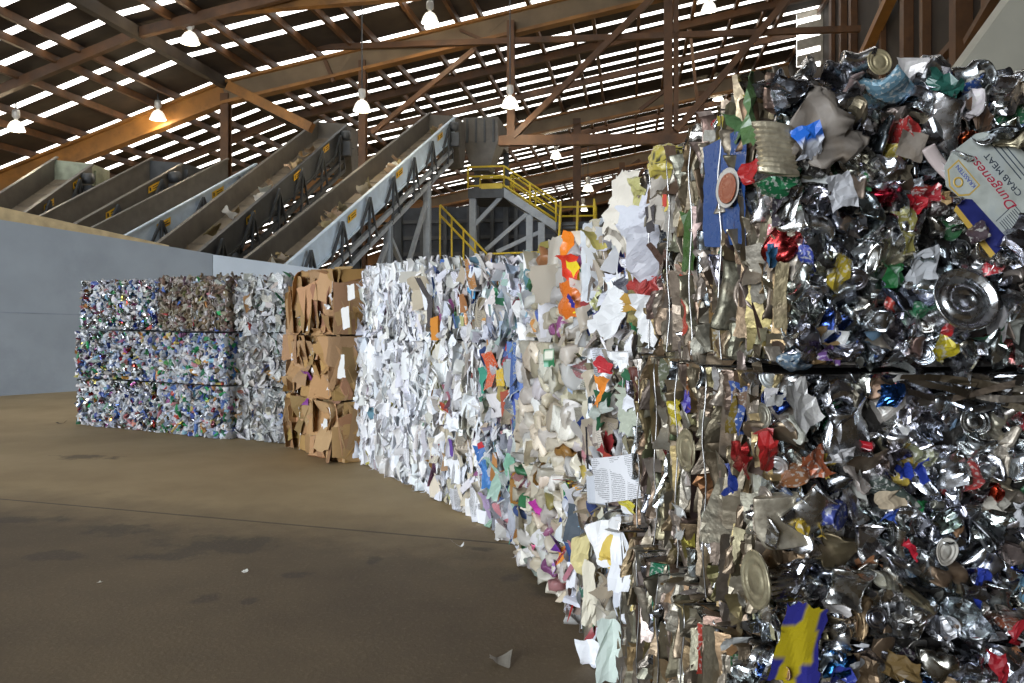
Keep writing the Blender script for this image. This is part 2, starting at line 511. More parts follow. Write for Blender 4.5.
# ------------------------------------------------------------------ palettes
STEEL = [(.66, .67, .69), (.58, .59, .61), (.46, .48, .51), (.72, .72, .72), (.34, .36, .4), (.5, .48, .44), (.26, .27, .29)]
DULL = [(.27, .225, .165), (.33, .29, .23), (.22, .175, .12), (.38, .34, .28), (.19, .14, .09), (.30, .21, .11)]
INK = [(.34, .03, .03), (.035, .06, .24), (.03, .13, .06), (.40, .29, .06), (.05, .05, .06), (.42, .41, .38), (.28, .12, .05), (.10, .17, .24), (.4, .37, .3), (.2, .17, .13), (.5, .49, .47)]
WHITE = [(.86, .87, .9), (.82, .83, .87), (.88, .88, .88), (.8, .82, .88), (.85, .83, .8)]
NEWS = [(.62, .62, .6), (.7, .69, .66), (.52, .53, .53), (.58, .55, .5), (.42, .43, .45), (.68, .68, .7)]
BOARD = [(.44, .27, .12), (.40, .235, .10), (.48, .30, .145), (.35, .20, .085), (.43, .25, .11)]
CREAM = [(.72, .66, .53), (.68, .61, .47), (.75, .71, .62), (.64, .56, .42), (.72, .70, .66)]
BRIGHT = [(.42, .06, .05), (.07, .12, .36), (.07, .25, .12), (.10, .16, .40), (.48, .40, .12), (.28, .10, .22), (.2, .36, .46), (.46, .2, .22), (.5, .24, .07), (.3, .33, .3)]
CLEAR = [(.64, .66, .70), (.58, .61, .68), (.70, .71, .74), (.50, .54, .62), (.72, .71, .70), (.40, .46, .58), (.60, .56, .54)]

# ---- tin cans ------------------------------------------------------
def tin_piece(big=1.0):
    t = RNG.random()
    if t < .55:
        p = can(RNG.uniform(.03, .05) * big, RNG.uniform(.08, .13) * big, RNG.uniform(.2, .75), RNG.uniform(.2, .6), ribs=RNG.random() < .65)
        u = RNG.random()
        if u < .68: p.mat = 'tin'; p.col = pick(STEEL)
        elif u < .87: p.mat = 'oldtin'; p.col = pick(DULL)
        else: p.mat = 'print'; p.col = pick(INK)
    elif t < .68:
        p = lid(RNG.uniform(.03, .045) * big, bend=.5); p.mat = 'tin' if RNG.random() < .8 else 'oldtin'; p.col = pick(STEEL)
    elif t < .82:
        p = wad(RNG.uniform(.03, .055) * big, RNG.uniform(.35, .8), RNG.uniform(.35, .6), sm=RNG.random() < .5); p.mat = 'tin'; p.col = pick(STEEL)
        if RNG.random() < .12: p.col = pick(INK[:3])
    elif t < .875:
        p = sheet(RNG.uniform(.035, .08), RNG.uniform(.04, .1), 7, 7, .024, RNG.uniform(-.8, .8), kind='torn_label')
        p.mat = 'print' if RNG.random() < .6 else 'paper'; p.col = pick(INK)
    else:
        p = sheet(RNG.uniform(.06, .12), RNG.uniform(.07, .16), 8, 8, .028, RNG.uniform(-1, 1), kind='tin_sheet'); p.mat = 'tin'; p.col = pick(STEEL)
    return p

def tin_bale(b, seed):
    global RNG; RNG = np.random.default_rng(seed)
    # aisle side: cans pressed flat and seen edge-on, standing upright
    for layer, (da, db, o) in enumerate(((.06, .17, -.05), (.045, .125, -.014), (.075, .14, .004))):
        for a, z in b.grid('F', da, db, .5):
            t = RNG.random()
            if t < .36:
                p = can(RNG.uniform(.028, .046), RNG.uniform(.12, .24), RNG.uniform(.2, .6), .3, n=14, rings=9, ribs=RNG.random() < .6, rd=.09)
                p.V[:, 2] *= 1.15; p.mat = 'oldtin'; p.col = pick(DULL) * .8; p.sm = RNG.random() < .3
                if RNG.random() < .14: p.mat = 'tin'; p.col = pick(STEEL)
                p.V = p.V[:, [1, 2, 0]]                                # flat axis along the row, height upright
            elif t < .41:
                p = lid(RNG.uniform(.04, .06), 18, .3); p.mat = 'oldtin'; p.col = pick(DULL); p.V *= [1, 1.25, 1]
            elif t < .88:
                p = sheet(RNG.uniform(.03, .09), RNG.uniform(.14, .34), 5, 10, .014, kind='tin_sheet'); p.V = p.V @ rot(0, RNG.uniform(.75, 1.5), 0).T; p.mat = 'oldtin' if RNG.random() < .93 else 'print'
                p.col = pick(DULL if p.mat == 'oldtin' else INK + DULL + DULL)
            else:
                p = sheet(RNG.uniform(.03, .06), RNG.uniform(.06, .16), 5, 7, .016, kind='torn_label'); p.mat = 'print'; p.col = pick(INK + DULL)
                p.V = p.V @ rot(0, RNG.uniform(-.5, 1), 0).T
            if a > b.L - .16: p.V *= .62
            b.put('F', a, z, o + RNG.uniform(-.014, .014), p, rot(RNG.uniform(-.1, .1), RNG.uniform(-.3, .5), RNG.normal(0, .07)))
    # end towards the camera
    for da, o, big in ((.082, -.045, 1.15), (.07, -.012, 1.0), (.095, .014, .9)):
        for a, z in b.grid('R', da, da, .55):
            p = tin_piece(big)
            R = rr(.7) if p.kind in ('can_lid', 'torn_label', 'tin_sheet') else free()
            b.put('R', a, z, o + RNG.uniform(-.02, .02), p, R)
    if b.top:
        for a, z in b.grid('T', .10, .10, .5):
            b.put('T', a, z, -.03 + b.tilt * (a / b.L - .5), tin_piece(), free())
    for a, z in b.grid('T', .07, .3, .4):
        if z < .2:
            b.put('T', a, .03, -.02, tin_piece(), free())

# ---- drink cans / bottles ------------------------------------------
def drink_bale(b, seed, mix, dirt=0.0, sp=.062):
    global RNG; RNG = np.random.default_rng(seed)
    for face in ('F', 'R', 'L'):
        for da, o in ((sp * 1.25, -.04), (sp, -.008)):
            if face == 'L' and o < -.02: continue
            for a, z in b.grid(face, da, da, .5):
                t = RNG.random()
                if t < mix:
                    p = can(.033, .10, RNG.uniform(.25, .6), .45, n=9, rings=3, ribs=False, kind='crushed_drink_can')
                    p.sm = False; p.mat = 'tin'; p.col = pick(STEEL) if RNG.random() < .62 else pick(BRIGHT)
                    if RNG.random() < .45: p.mat = 'plastic'; p.col = pick(CLEAR + STEEL + STEEL + [(.2, .27, .42), (.46, .17, .17), (.16, .3, .2)])
                elif t < .93:
                    p = bottle(RNG.uniform(.03, .04), RNG.uniform(.14, .22), RNG.uniform(.3, .7))
                    p.mat = 'film' if RNG.random() < .65 else 'plastic'
                    p.col = pick(CLEAR) if RNG.random() < .8 else pick(BRIGHT[1:4] + [(.05, .35, .12)])
                    if RNG.random() < .18: p.mat = 'plastic'; p.col = pick(BRIGHT)
                else:
                    p = sheet(.06, .07, 4, 4, .015, kind='torn_label'); p.mat = 'paper'; p.col = pick(BRIGHT + WHITE)
                if RNG.random() < dirt:
                    p.col = np.array(pick([(.17, .125, .085), (.2, .155, .11), (.11, .08, .055), (.25, .21, .17), (.3, .26, .22)]))
                    p.mat = 'plastic'
                b.put(face, a, z, o + RNG.uniform(-.015, .015), p, free())
    if b.top:
        for a, z in b.grid('T', .11, .11, .5):
            p = bottle(); p.mat = 'film'; p.col = pick(CLEAR if dirt < .3 else DULL); b.put('T', a, z, -.01, p, free())

# ---- paper ---------------------------------------------------------
def paper_bale(b, seed, pal, mat, w=(.08, .16), h=(.1, .24), sp=.085, cr=.028, edge=.35, accents=(), acc=.0, strips=.0, spin=.35, faces='FRL', newsf=0.0, pieces2=None, hang=0.0):
    global RNG; RNG = np.random.default_rng(seed)
    for face in faces:
        for k, (m_, o) in enumerate(((1.25, -.05), (1.0, -.01), (1.5, .02))):
            if face != 'F' and k == 2: continue
            for a, z in b.grid(face, sp * m_, sp * m_ * 1.1, .55):
                if RNG.random() < strips:
                    p = strip(RNG.uniform(.012, .034), RNG.uniform(.12, .30), cr=cr * .8, kind='paper_strip')
                elif pieces2 is not None and RNG.random() < .3:
                    p = pieces2()
                else:
                    p = sheet(RNG.uniform(*w), RNG.uniform(*h), 6, 7, cr, RNG.uniform(-.4, .4))
                if p.kind in ('paper_sheet', 'paper_strip'):
                    p.mat = mat if RNG.random() > newsf else 'news'; p.col = pick(pal)
                    if RNG.random() < acc:
                        p.col = pick(accents); p.mat = 'print' if RNG.random() < .3 else 'paper'
                ry = RNG.uniform(.7, 1.5) * RNG.choice([-1, 1]) if RNG.random() < edge else RNG.uniform(-.6, .8)
                b.put(face, a, z, o + RNG.uniform(-.035, .025), p, rot(RNG.uniform(-.3, .3) - hang, ry, RNG.normal(0, spin)))
    if b.top:
        for a, z in b.grid('T', .13, .13, .5):
            p = sheet(RNG.uniform(*w), RNG.uniform(*h), 5, 5, cr); p.mat = mat; p.col = pick(pal)
            b.put('T', a, z, -.015, p, rr(.6))

def paper_scrap(pal, mat, w=(.04, .1), h=(.08, .16)):
    def f():
        p = sheet(RNG.uniform(*w), RNG.uniform(*h), 6, 8, .03, RNG.uniform(-.3, .3)); p.mat = mat; p.col = pick(pal)
        p.V = p.V @ rot(RNG.uniform(-.4, .1), RNG.uniform(-.9, .9), RNG.normal(0, .4)).T; return p
    return f

def board_bale(b, seed):
    global RNG; RNG = np.random.default_rng(seed)
    for face in 'FRL':
        for da, o, lo, hi_ in ((.26, -.05, .4, .7), (.27, -.012, .3, .62), (.42, .006, .3, .55)):
            for a, z in b.grid(face, da, da, .5):
                p = thick(sheet(RNG.uniform(lo, hi_) * .8, RNG.uniform(lo, hi_), 7, 9, .03, RNG.uniform(-.1, .1), kind='cardboard_flap', rag=.10, freq=2.2), .006)
                p.mat = 'board'; p.col = pick(BOARD)
                b.put(face, a, z, o + RNG.uniform(-.015, .012), p, rot(RNG.normal(0, .06), RNG.normal(0, .12), RNG.normal(0, .22)))
        for a, z in b.grid(face, .6, .6, .6):
            p = thick(sheet(RNG.uniform(.04, .08), RNG.uniform(.2, .4), 3, 8, .03, kind='cardboard_flap', rag=.06), .006); p.mat = 'board'; p.col = pick(BOARD)
            b.put(face, a, z, .008, p, rot(RNG.normal(0, .2), RNG.uniform(.7, 1.3) * RNG.choice([-1, 1]), RNG.normal(0, .25)))
    for k in range(7):
        p = sheet(RNG.uniform(.05, .10), RNG.uniform(.06, .16), 5, 6, .015, kind='paper_scrap'); p.mat = 'paper'; p.col = pick(WHITE)
        b.put('F', RNG.uniform(.1, b.L - .1), RNG.uniform(.1, b.H - .1), .045, p, rot(0, RNG.uniform(-.5, .5), RNG.normal(0, .5)))
    if b.top:
        for a, z in b.grid('T', .25, .25, .5):
            p = thick(sheet(.3, .3, 5, 5, .03, kind='cardboard_flap'), .006); p.mat = 'board'; p.col = pick(BOARD)
            b.put('T', a, z, -.02, p, rr(.15))

def jug_bale(b, seed, cream=.8, size=1.0, bags=.2):
    global RNG; RNG = np.random.default_rng(seed)
    for face in 'FRL':
        for da, o in ((.17, -.07), (.135, -.02), (.2, .012)):
            for a, z in b.grid(face, da * size, da * size, .5):
                t = RNG.random()
                if t < bags:
                    p = sheet(RNG.uniform(.12, .22), RNG.uniform(.16, .28), 9, 10, .04, RNG.uniform(-.4, .4), kind='plastic_bag', sm=True); p.mat = 'film'
                    p.col = pick(CREAM + WHITE) if RNG.random() < .7 else pick(BRIGHT)
                    R = rot(RNG.uniform(-.4, .4), RNG.uniform(-.9, .9), RNG.normal(0, .4))
                else:
                    p = jug(RNG.uniform(.07, .10) * size, RNG.uniform(.035, .06) * size, RNG.uniform(.09, .15) * size, .042 * size)
                    p.mat = 'film'; p.col = pick(CREAM) if RNG.random() < cream else pick(BRIGHT)
                    if RNG.random() < .3: p.mat = 'plastic'
                    R = rot(RNG.uniform(-.6, .6), RNG.uniform(-.8, .8), RNG.uniform(-.8, .8))
                b.put(face, a, z, o + RNG.uniform(-.02, .02), p, R)
    if b.top:
        for a, z in b.grid('T', .18, .18, .5):
            p = jug(); p.mat = 'film'; p.col = pick(CREAM); b.put('T', a, z, -.04, p, free())

def special(b, face, px, py, o, p, mat, col, R=None, lab=None, kind=None):
    a, z = b.pix(face, px, py, o)
    p.mat = mat; p.col = col; p.lab = lab
    if p.kind in ('white_sheet', 'scrap_sheet', 'plastic_bag'): p.V = crumple(p.V, .012, 14, 5)
    if p.kind == 'torn_label':
        p.V = crumple(p.V, .014, 24, 5)
        if np.ndim(col) == 1: p.col = np.array(col) * .68
    if kind: p.kind = kind
    return b.put(face, a, z, o, p, R, special=True)

# ------------------------------------------------------------------ the row of bales
HT = {'A': (.72, 1.45, 2.17), 'B': (.72, 1.44, 2.19), 'C': (.72, 1.45, 2.14), 'D': (.70, 1.44, 2.10), 'E': (.68, 1.43, 2.13),
      'F': (.7, 1.45, 2.08), 'G': (.72, 1.48, 2.03), 'H': (.74, 1.5, 2.05), 'I': (.75, 1.5, 2.1), 'J': (.75, 1.5, 2.3)}
XY = {'A': ((-6.62, 12.2), (-5.08, 11.42)), 'B': ((-5.05, 11.4), (-3.80, 10.72)), 'C': ((-3.70, 10.84), (-2.87, 10.36)),
      'D': ((-2.82, 10.1), (-1.94, 8.93)), 'E': ((-1.76, 9.08), (-.77, 7.33)), 'F': ((-.755, 7.29), (-.235, 6.40)),
      'G': ((-.225, 6.38), (.07, 5.52)), 'H': ((.08, 5.48), (.38, 4.47)), 'I': ((.385, 4.44), (.59, 3.62)), 'J': ((.60, 3.58), (.72, 2.2))}
def bale(c, t, **k):
    z = (0,) + HT[c]
    return Bale(XY[c][0], XY[c][1], z[t] + (.0 if t == 0 else .004), z[t + 1], k.pop('D', 1.1), t == 2, **k)

TIER = ('bottom', 'middle', 'top')
G_C = 'bales of crushed drink cans'; G_B = 'bales of plastic drink bottles'; G_N = 'newspaper bales'; G_D = 'cardboard bales'
G_W = 'white office paper bales'; G_M = 'mixed paper bales'; G_S = 'bales of shredded paper and film'; G_J = 'bales of pale plastic jugs'
G_X = 'mixed waste paper bales'; G_T = 'tin can bales'
dark = (.05, .045, .04)

for t, mix in enumerate((.72, .45, .75)):
    b = bale('A', t, back=(0, -.02, .05)[t])
    drink_bale(b, 100 + t, mix)
    b.finish('can_bale', ('sparkling bale of silver and blue drink cans, bottom of the stack beside the grey wall',
                          'bale of crushed drink cans and clear bottles, middle of the stack beside the grey wall',
                          'bale of crushed silver and red drink cans, top of the stack beside the grey wall')[t],
             'bale', G_C, core_mat('cans', (.12, .12, .13), .4, .6), 40, (-.45, 0, .45))
for t, mix in enumerate((.12, .1, .06)):
    b = bale('B', t, back=(0, -.03, .03)[t])
    drink_bale(b, 110 + t, mix, (.08, .06, .9)[t])
    b.finish('bottle_bale', ('bale of clear and green plastic bottles on the floor between drink cans and newspaper',
                             'bale of clear and blue plastic bottles, middle of the stack between cans and newspaper',
                             'dirty brown bale of plastic bottles, top of the stack between cans and newspaper')[t],
             'bale', G_B, core_mat('bottles', (.1, .09, .09), .5, 0), 40, (-.4, .0, .4))
for t in range(3):
    b = bale('C', t, back=(0, .03, -.02)[t])
    paper_bale(b, 120 + t, NEWS, 'news', (.05, .12), (.12, .28), .065, .04, .8, BRIGHT[:4] + BOARD, .07, 0, .65)
    if t: b.drape(paper_scrap(NEWS, 'news'), 9)
    b.finish('newspaper_bale', ('grey bale of crumpled newspaper on the floor beside brown cardboard',
                                'grey newspaper bale, middle of its stack, next to the tilted cardboard flap',
                                'grey newspaper bale with blue scraps, top of its stack beside brown cardboard')[t],
             'bale', G_N, core_mat('newspaper', (.16, .155, .15)), 50, (-.2, .2))
for t in range(3):
    b = bale('D', t, back=(.04, .02, .06)[t])
    board_bale(b, 130 + t)
    if t == 1:
        p = thick(sheet(.12, .66, 4, 8, .004, kind='box_side', fold=False, rag=0), .008); special(b, 'F', 293, 366, .06, p, 'board', (.50, .30, .13), rot(0, -.3, .06), None)
        p = sheet(.22, .12, 6, 5, .02, kind='purple_wrapper'); special(b, 'F', 309, 375, .05, p, 'plastic', (.22, .05, .25), rot(.1, .2, 0), 'purple wrapper')
    if t == 0:
        p = sheet(.2, .12, 6, 6, .035, kind='purple_wrapper'); special(b, 'F', 303, 400, .08, p, 'plastic', (.25, .06, .28), rot(-.5, .1, .2), 'purple wrapper')
    if t == 2:
        p = sheet(.17, .3, 5, 7, .012, kind='green_card'); special(b, 'F', 301, 321, .045, p, 'board', (.2, .19, .06), rot(0, .1, .05), 'olive green card')
        for px, py, w, h in ((345, 318, .13, .24), (312, 297, .07, .14), (351, 292, .12, .17), (312, 322, .06, .2)):
            p = sheet(w, h, 6, 7, .015, kind='paper_scrap'); special(b, 'F', px, py, .055, p, 'paper', (.8, .79, .76), rot(0, .2, .15))
    if t == 1:
        for px, py, w, h in ((342, 366, .16, .26), (303, 345, .06, .12)):
            p = sheet(w, h, 6, 7, .015, taper=.7, kind='paper_scrap'); special(b, 'F', px, py, .06, p, 'paper', (.8, .79, .76), rot(0, .2, .1))
    if t: b.drape(paper_scrap(BOARD, 'board', (.1, .2), (.08, .16)), 7, o=.035)
    b.finish('cardboard_bale', ('bale of flattened brown cardboard standing on the floor, bottom of its stack',
                                'brown cardboard bale with purple wrapper and upright tilted flap, middle of its stack',
                                'brown cardboard bale with white paper scraps, top of its stack')[t],
             'bale', G_D, core_mat('cardboard', (.13, .08, .04)), 60, (-.4, 0.05, .5))
GREY = [(.42, .41, .4), (.55, .54, .52), (.3, .28, .25), (.45, .38, .28)]
for t in range(3):
    b = bale('E', t, back=(.04, .03, .08)[t])
    paper_bale(b, 140 + t, WHITE, 'paper', (.05, .12) if t != 2 else (.03, .08), (.15, .32), .08 if t != 2 else .062, .034, .55, GREY + BRIGHT[4:7], .03, (.5, .3, .6)[t], .2, newsf=.12)
    if t == 2:
        for px, py, w, h, c in ((424, 292, .22, .3, (.5, .43, .32)), (421, 312, .2, .26, (.72, .66, .55)), (432, 300, .06, .45, (.08, .07, .07)), (418, 275, .25, .1, (.6, .57, .5))):
            p = sheet(w, h, 6, 7, .03, kind='paper_sheet'); special(b, 'F', px, py, .05, p, 'paper', c, rot(.2, .5, .2))
        p = thick(sheet(.10, .30, 4, 7, .006, fold=False, kind='orange_folder'), .03); special(b, 'F', 436, 334, .07, p, 'paper', (.62, .24, .03), rot(0, .3, .12), 'orange folder')
    if t == 0:
        p = strip(.035, .26, cr=.01, kind='green_strip'); special(b, 'F', 418, 415, .05, p, 'plastic', (.03, .22, .1), rot(0, 0, .9), 'green strip')
    if t: b.drape(paper_scrap(WHITE, 'paper'), 22)
    b.finish('white_paper_bale', ('bale of white paper shreds on the floor beside brown cardboard, bottom of its stack',
                                  'bale of bright white office paper beside cardboard, middle of its stack',
                                  'white shredded paper bale with an orange folder, top of its stack beside cardboard')[t],
             'bale', G_W, core_mat('white_paper', (.45, .45, .47)), 70, (-.6, -.1, .4, .75))
for t in range(3):
    b = bale('F', t, back=(.04, .04, .06)[t])
    pal = (WHITE + CREAM[:2], WHITE + [(.6, .57, .5)], WHITE + NEWS + [(.4, .34, .26)])[t]
    paper_bale(b, 150 + t, pal, 'paper', (.05, .14), (.14, .32), .08, .034, .5, GREY + BRIGHT + [(.45, .45, .2), (.25, .18, .12)], (.12, .10, .3)[t], .35, .25, newsf=.3)
    if t == 0:
        for px, py, w, h, c in ((456, 472, .14, .2, WHITE[0]), (445, 462, .07, .16, (.35, .22, .12)), (450, 449, .05, .14, (.13, .06, .3)), (468, 512, .13, .22, WHITE[2]), (482, 523, .12, .2, WHITE[1])):
            p = sheet(w, h, 6, 7, .02); special(b, 'F', px, py, .06, p, 'paper', c, rot(.1, .2, .15))
    if t == 2:
        p = sheet(.1, .12, 5, 5, .02); special(b, 'F', 470, 292, .05, p, 'plastic', (.1, .35, .6), rot(.1, .2, .15))
        p = sheet(.1, .14, 5, 5, .02); special(b, 'F', 464, 303, .05, p, 'board', (.36, .16, .06), rot(.1, .2, .15))
    if t: b.drape(paper_scrap(pal, 'paper'), 14)
    b.finish('mixed_paper_bale', ('bale of white sheets and coloured cards on the floor, next to shredded white paper',
                                  'bale of loose white and cream sheets, middle of the stack after white paper',
                                  'grey and brown mixed paper bale with a pale blue scrap, top of its stack')[t],
             'bale', G_M, core_mat('mixed_paper', (.25, .24, .23)), 70, (-.3, .25))
for t in range(3):
    b = bale('G', t, back=(.04, .05, .07)[t])
    pal = (WHITE + CLEAR[:3] + [(.3, .5, .35)], NEWS + [(.5, .42, .32), (.3, .3, .35)], WHITE + CLEAR + [(.3, .4, .36)])[t]
    paper_bale(b, 160 + t, pal, 'paper' if t else 'film', (.05, .13), (.1, .24), .07, .03, .55, BRIGHT + [(.1, .3, .2), (.1, .1, .12)], (.22, .3, .14)[t], .55 if t == 2 else .45, .3, newsf=.25)
    if t == 1:
        for px, py, w, h, r, c in ((517, 368, .07, .5, -.25, (.10, .18, .42)), (523, 372, .05, .45, -.2, (.14, .22, .5)), (512, 382, .05, .4, -.3, (.07, .12, .3)), (511, 345, .05, .2, .1, (.10, .18, .42))):
            p = sheet(w, h, 4, 9, .012, fold=False, kind='blue_sheet'); special(b, 'F', px, py, .06, p, 'print' if w == .07 else 'paper', c, rot(.1, .6, r))
        p = sheet(.13, .28, 5, 7, .012, kind='red_sheet'); special(b, 'F', 493, 371, .06, p, 'print', (.72, .12, .04), rot(0, .3, .25))
        p = sheet(.1, .13, 5, 7, .02); special(b, 'F', 500, 378, .07, p, 'print', (.75, .5, .05), rot(0, .3, .25))
    if t == 0:
        for px, py, w, h, c in ((482, 466, .16, .34, (.08, .24, .62)), (487, 474, .1, .25, (.1, .3, .7)), (478, 468, .035, .44, (.88, .88, .88)), (506, 463, .1, .4, (.35, .68, .5)), (500, 475, .1, .3, (.5, .72, .6)),
                                (512, 500, .09, .3, (.45, .66, .55)), (496, 492, .1, .2, (.55, .22, .05)), (487, 506, .13, .2, (.6, .45, .7))):
            p = sheet(w, h, 6, 9, .025, kind='plastic_bag'); special(b, 'F', px, py, .06, p, 'film', c, rot(.1, .3, .05))
        p = sheet(.12, .05, 5, 5, .01); special(b, 'F', 477, 447, .08, p, 'paper', (.5, .03, .04), rot(0, .2, .5))
    if t: b.drape(paper_scrap(pal, 'paper'), 14)
    b.finish('mixed_paper_bale', ('bale of blue, green and white plastic film on the floor beside pale plastic jugs',
                                  'brown and grey paper bale with long blue sheets sticking out, middle of its stack',
                                  'bale of thin shredded white strips, top of the stack beside pale plastic jugs')[t],
             'bale', G_S, core_mat('shreds', (.2, .19, .19)), 80, (-.2, .3))
for t in range(3):
    b = bale('H', t, back=(.0, .04, .09)[t])
    jug_bale(b, 170 + t, (.86, .97, .9)[t], (.8, 1.15, .8)[t], (.35, .06, .6)[t])
    if t == 1:
        p = sheet(.085, .105, 6, 6, .003, fold=False, rag=0, kind='jug_label')
        C = np.tile(np.array([.02, .16, .06]), (len(p.V), 1)); ga = np.linspace(-.5, .5, 7); gx, gy = np.meshgrid(ga, ga)
        white = ((np.abs(gx) < .36) & (gy > -.1) & (gy < .42)).ravel(); C[white] = (.75, .74, .62)
        C[(gy < -.3).ravel() & (gx < -.05).ravel()] = (.3, .55, .42)
        special(b, 'F', 549, 358, .115, p, 'paper', C, rot(0, .5, .1), 'green and cream jug label')
        p = sheet(.09, .13, 4, 4, .008, fold=False, kind='jug_label'); special(b, 'F', 570, 419, .075, p, 'plastic', (.03, .08, .42), rot(0, .2, .05), 'blue jug label')
        p = sheet(.06, .1, 4, 4, .008, fold=False, kind='jug_label'); special(b, 'F', 571, 384, .07, p, 'plastic', (.35, .45, .62), rot(0, .2, -.5), 'pale blue jug label')
    if t == 2:
        p = sheet(.17, .2, 12, 12, .04, -.5, kind='orange_bag', sm=True, rag=.12); p.V = crumple(p.V, .014, 16, 5); special(b, 'F', 571, 300, .09, p, 'plastic', (.62, .15, .02), rot(.1, .6, .2), 'orange bag with a dark blue mark')
        for k, (px, py) in enumerate(((569, 297), (571, 301), (573, 305))):
            p = sheet(.035, .03, 3, 3, .002, fold=False, kind='printed_letter'); special(b, 'F', px, py, .125, p, 'plastic', (.03, .03, .25), rot(0, .3, -.8 + .3 * k))
        for px, py, w, h, c, r in ((570, 250, .1, .26, (.8, .22, .02), -.2), (574, 268, .12, .15, (.75, .06, .03), 0), (577, 287, .06, .28, (.8, .62, .03), .05), (588, 238, .12, .2, (.6, .66, .74), 0), (590, 262, .1, .4, (.72, .76, .8), .1), (595, 280, .09, .35, (.8, .82, .85), .15), (558, 262, .22, .3, (.62, .57, .48), 0), (556, 285, .2, .24, (.66, .6, .5), 0), (593, 240, .12, .2, (.45, .4, .3), .2)):
            p = sheet(w, h, 8, 9, .035, 0, kind='plastic_bag', sm=True); special(b, 'F', px, py, .07, p, 'film' if c[2] > .3 else 'plastic', c, rot(.1, .6, r))
    if t == 0:
        for px, py, w, c in ((541, 510, .12, (.5, .05, .35)), (536, 520, .07, (.7, .2, .1)), (576, 472, .16, (.7, .35, .04)), (571, 476, .1, (.78, .6, .06)), (548, 557, .09, (.1, .4, .65)), (562, 555, .07, (.8, .3, .05)), (560, 543, .08, (.2, .06, .35)), (556, 565, .06, (.4, .2, .55)), (566, 470, .1, (.55, .05, .04)), (537, 545, .05, (.75, .2, .35))):
            p = sheet(w, w * 1.2, 7, 7, .03, kind='coloured_wrapper', sm=True); special(b, 'F', px, py, .07, p, 'plastic', c, rr(.5))
    if t: b.drape(paper_scrap(CREAM, 'film', (.08, .16), (.08, .16)), 11)
    b.finish('plastic_jug_bale', ('bale of pale plastic bags and bottles with purple and orange wrappers, lowest of its stack',
                                  'bale of cream coloured crushed plastic jugs with green label, middle of its stack',
                                  'bale of pale plastic with bright orange bag, top of its stack')[t],
             'bale', G_J, core_mat('pale_plastic', (.3, .27, .22)), 90, (-.1, .28))
WASTE = WHITE + [(.5, .45, .36), (.35, .28, .2), (.6, .55, .46), (.25, .2, .15), (.4, .36, .3)]
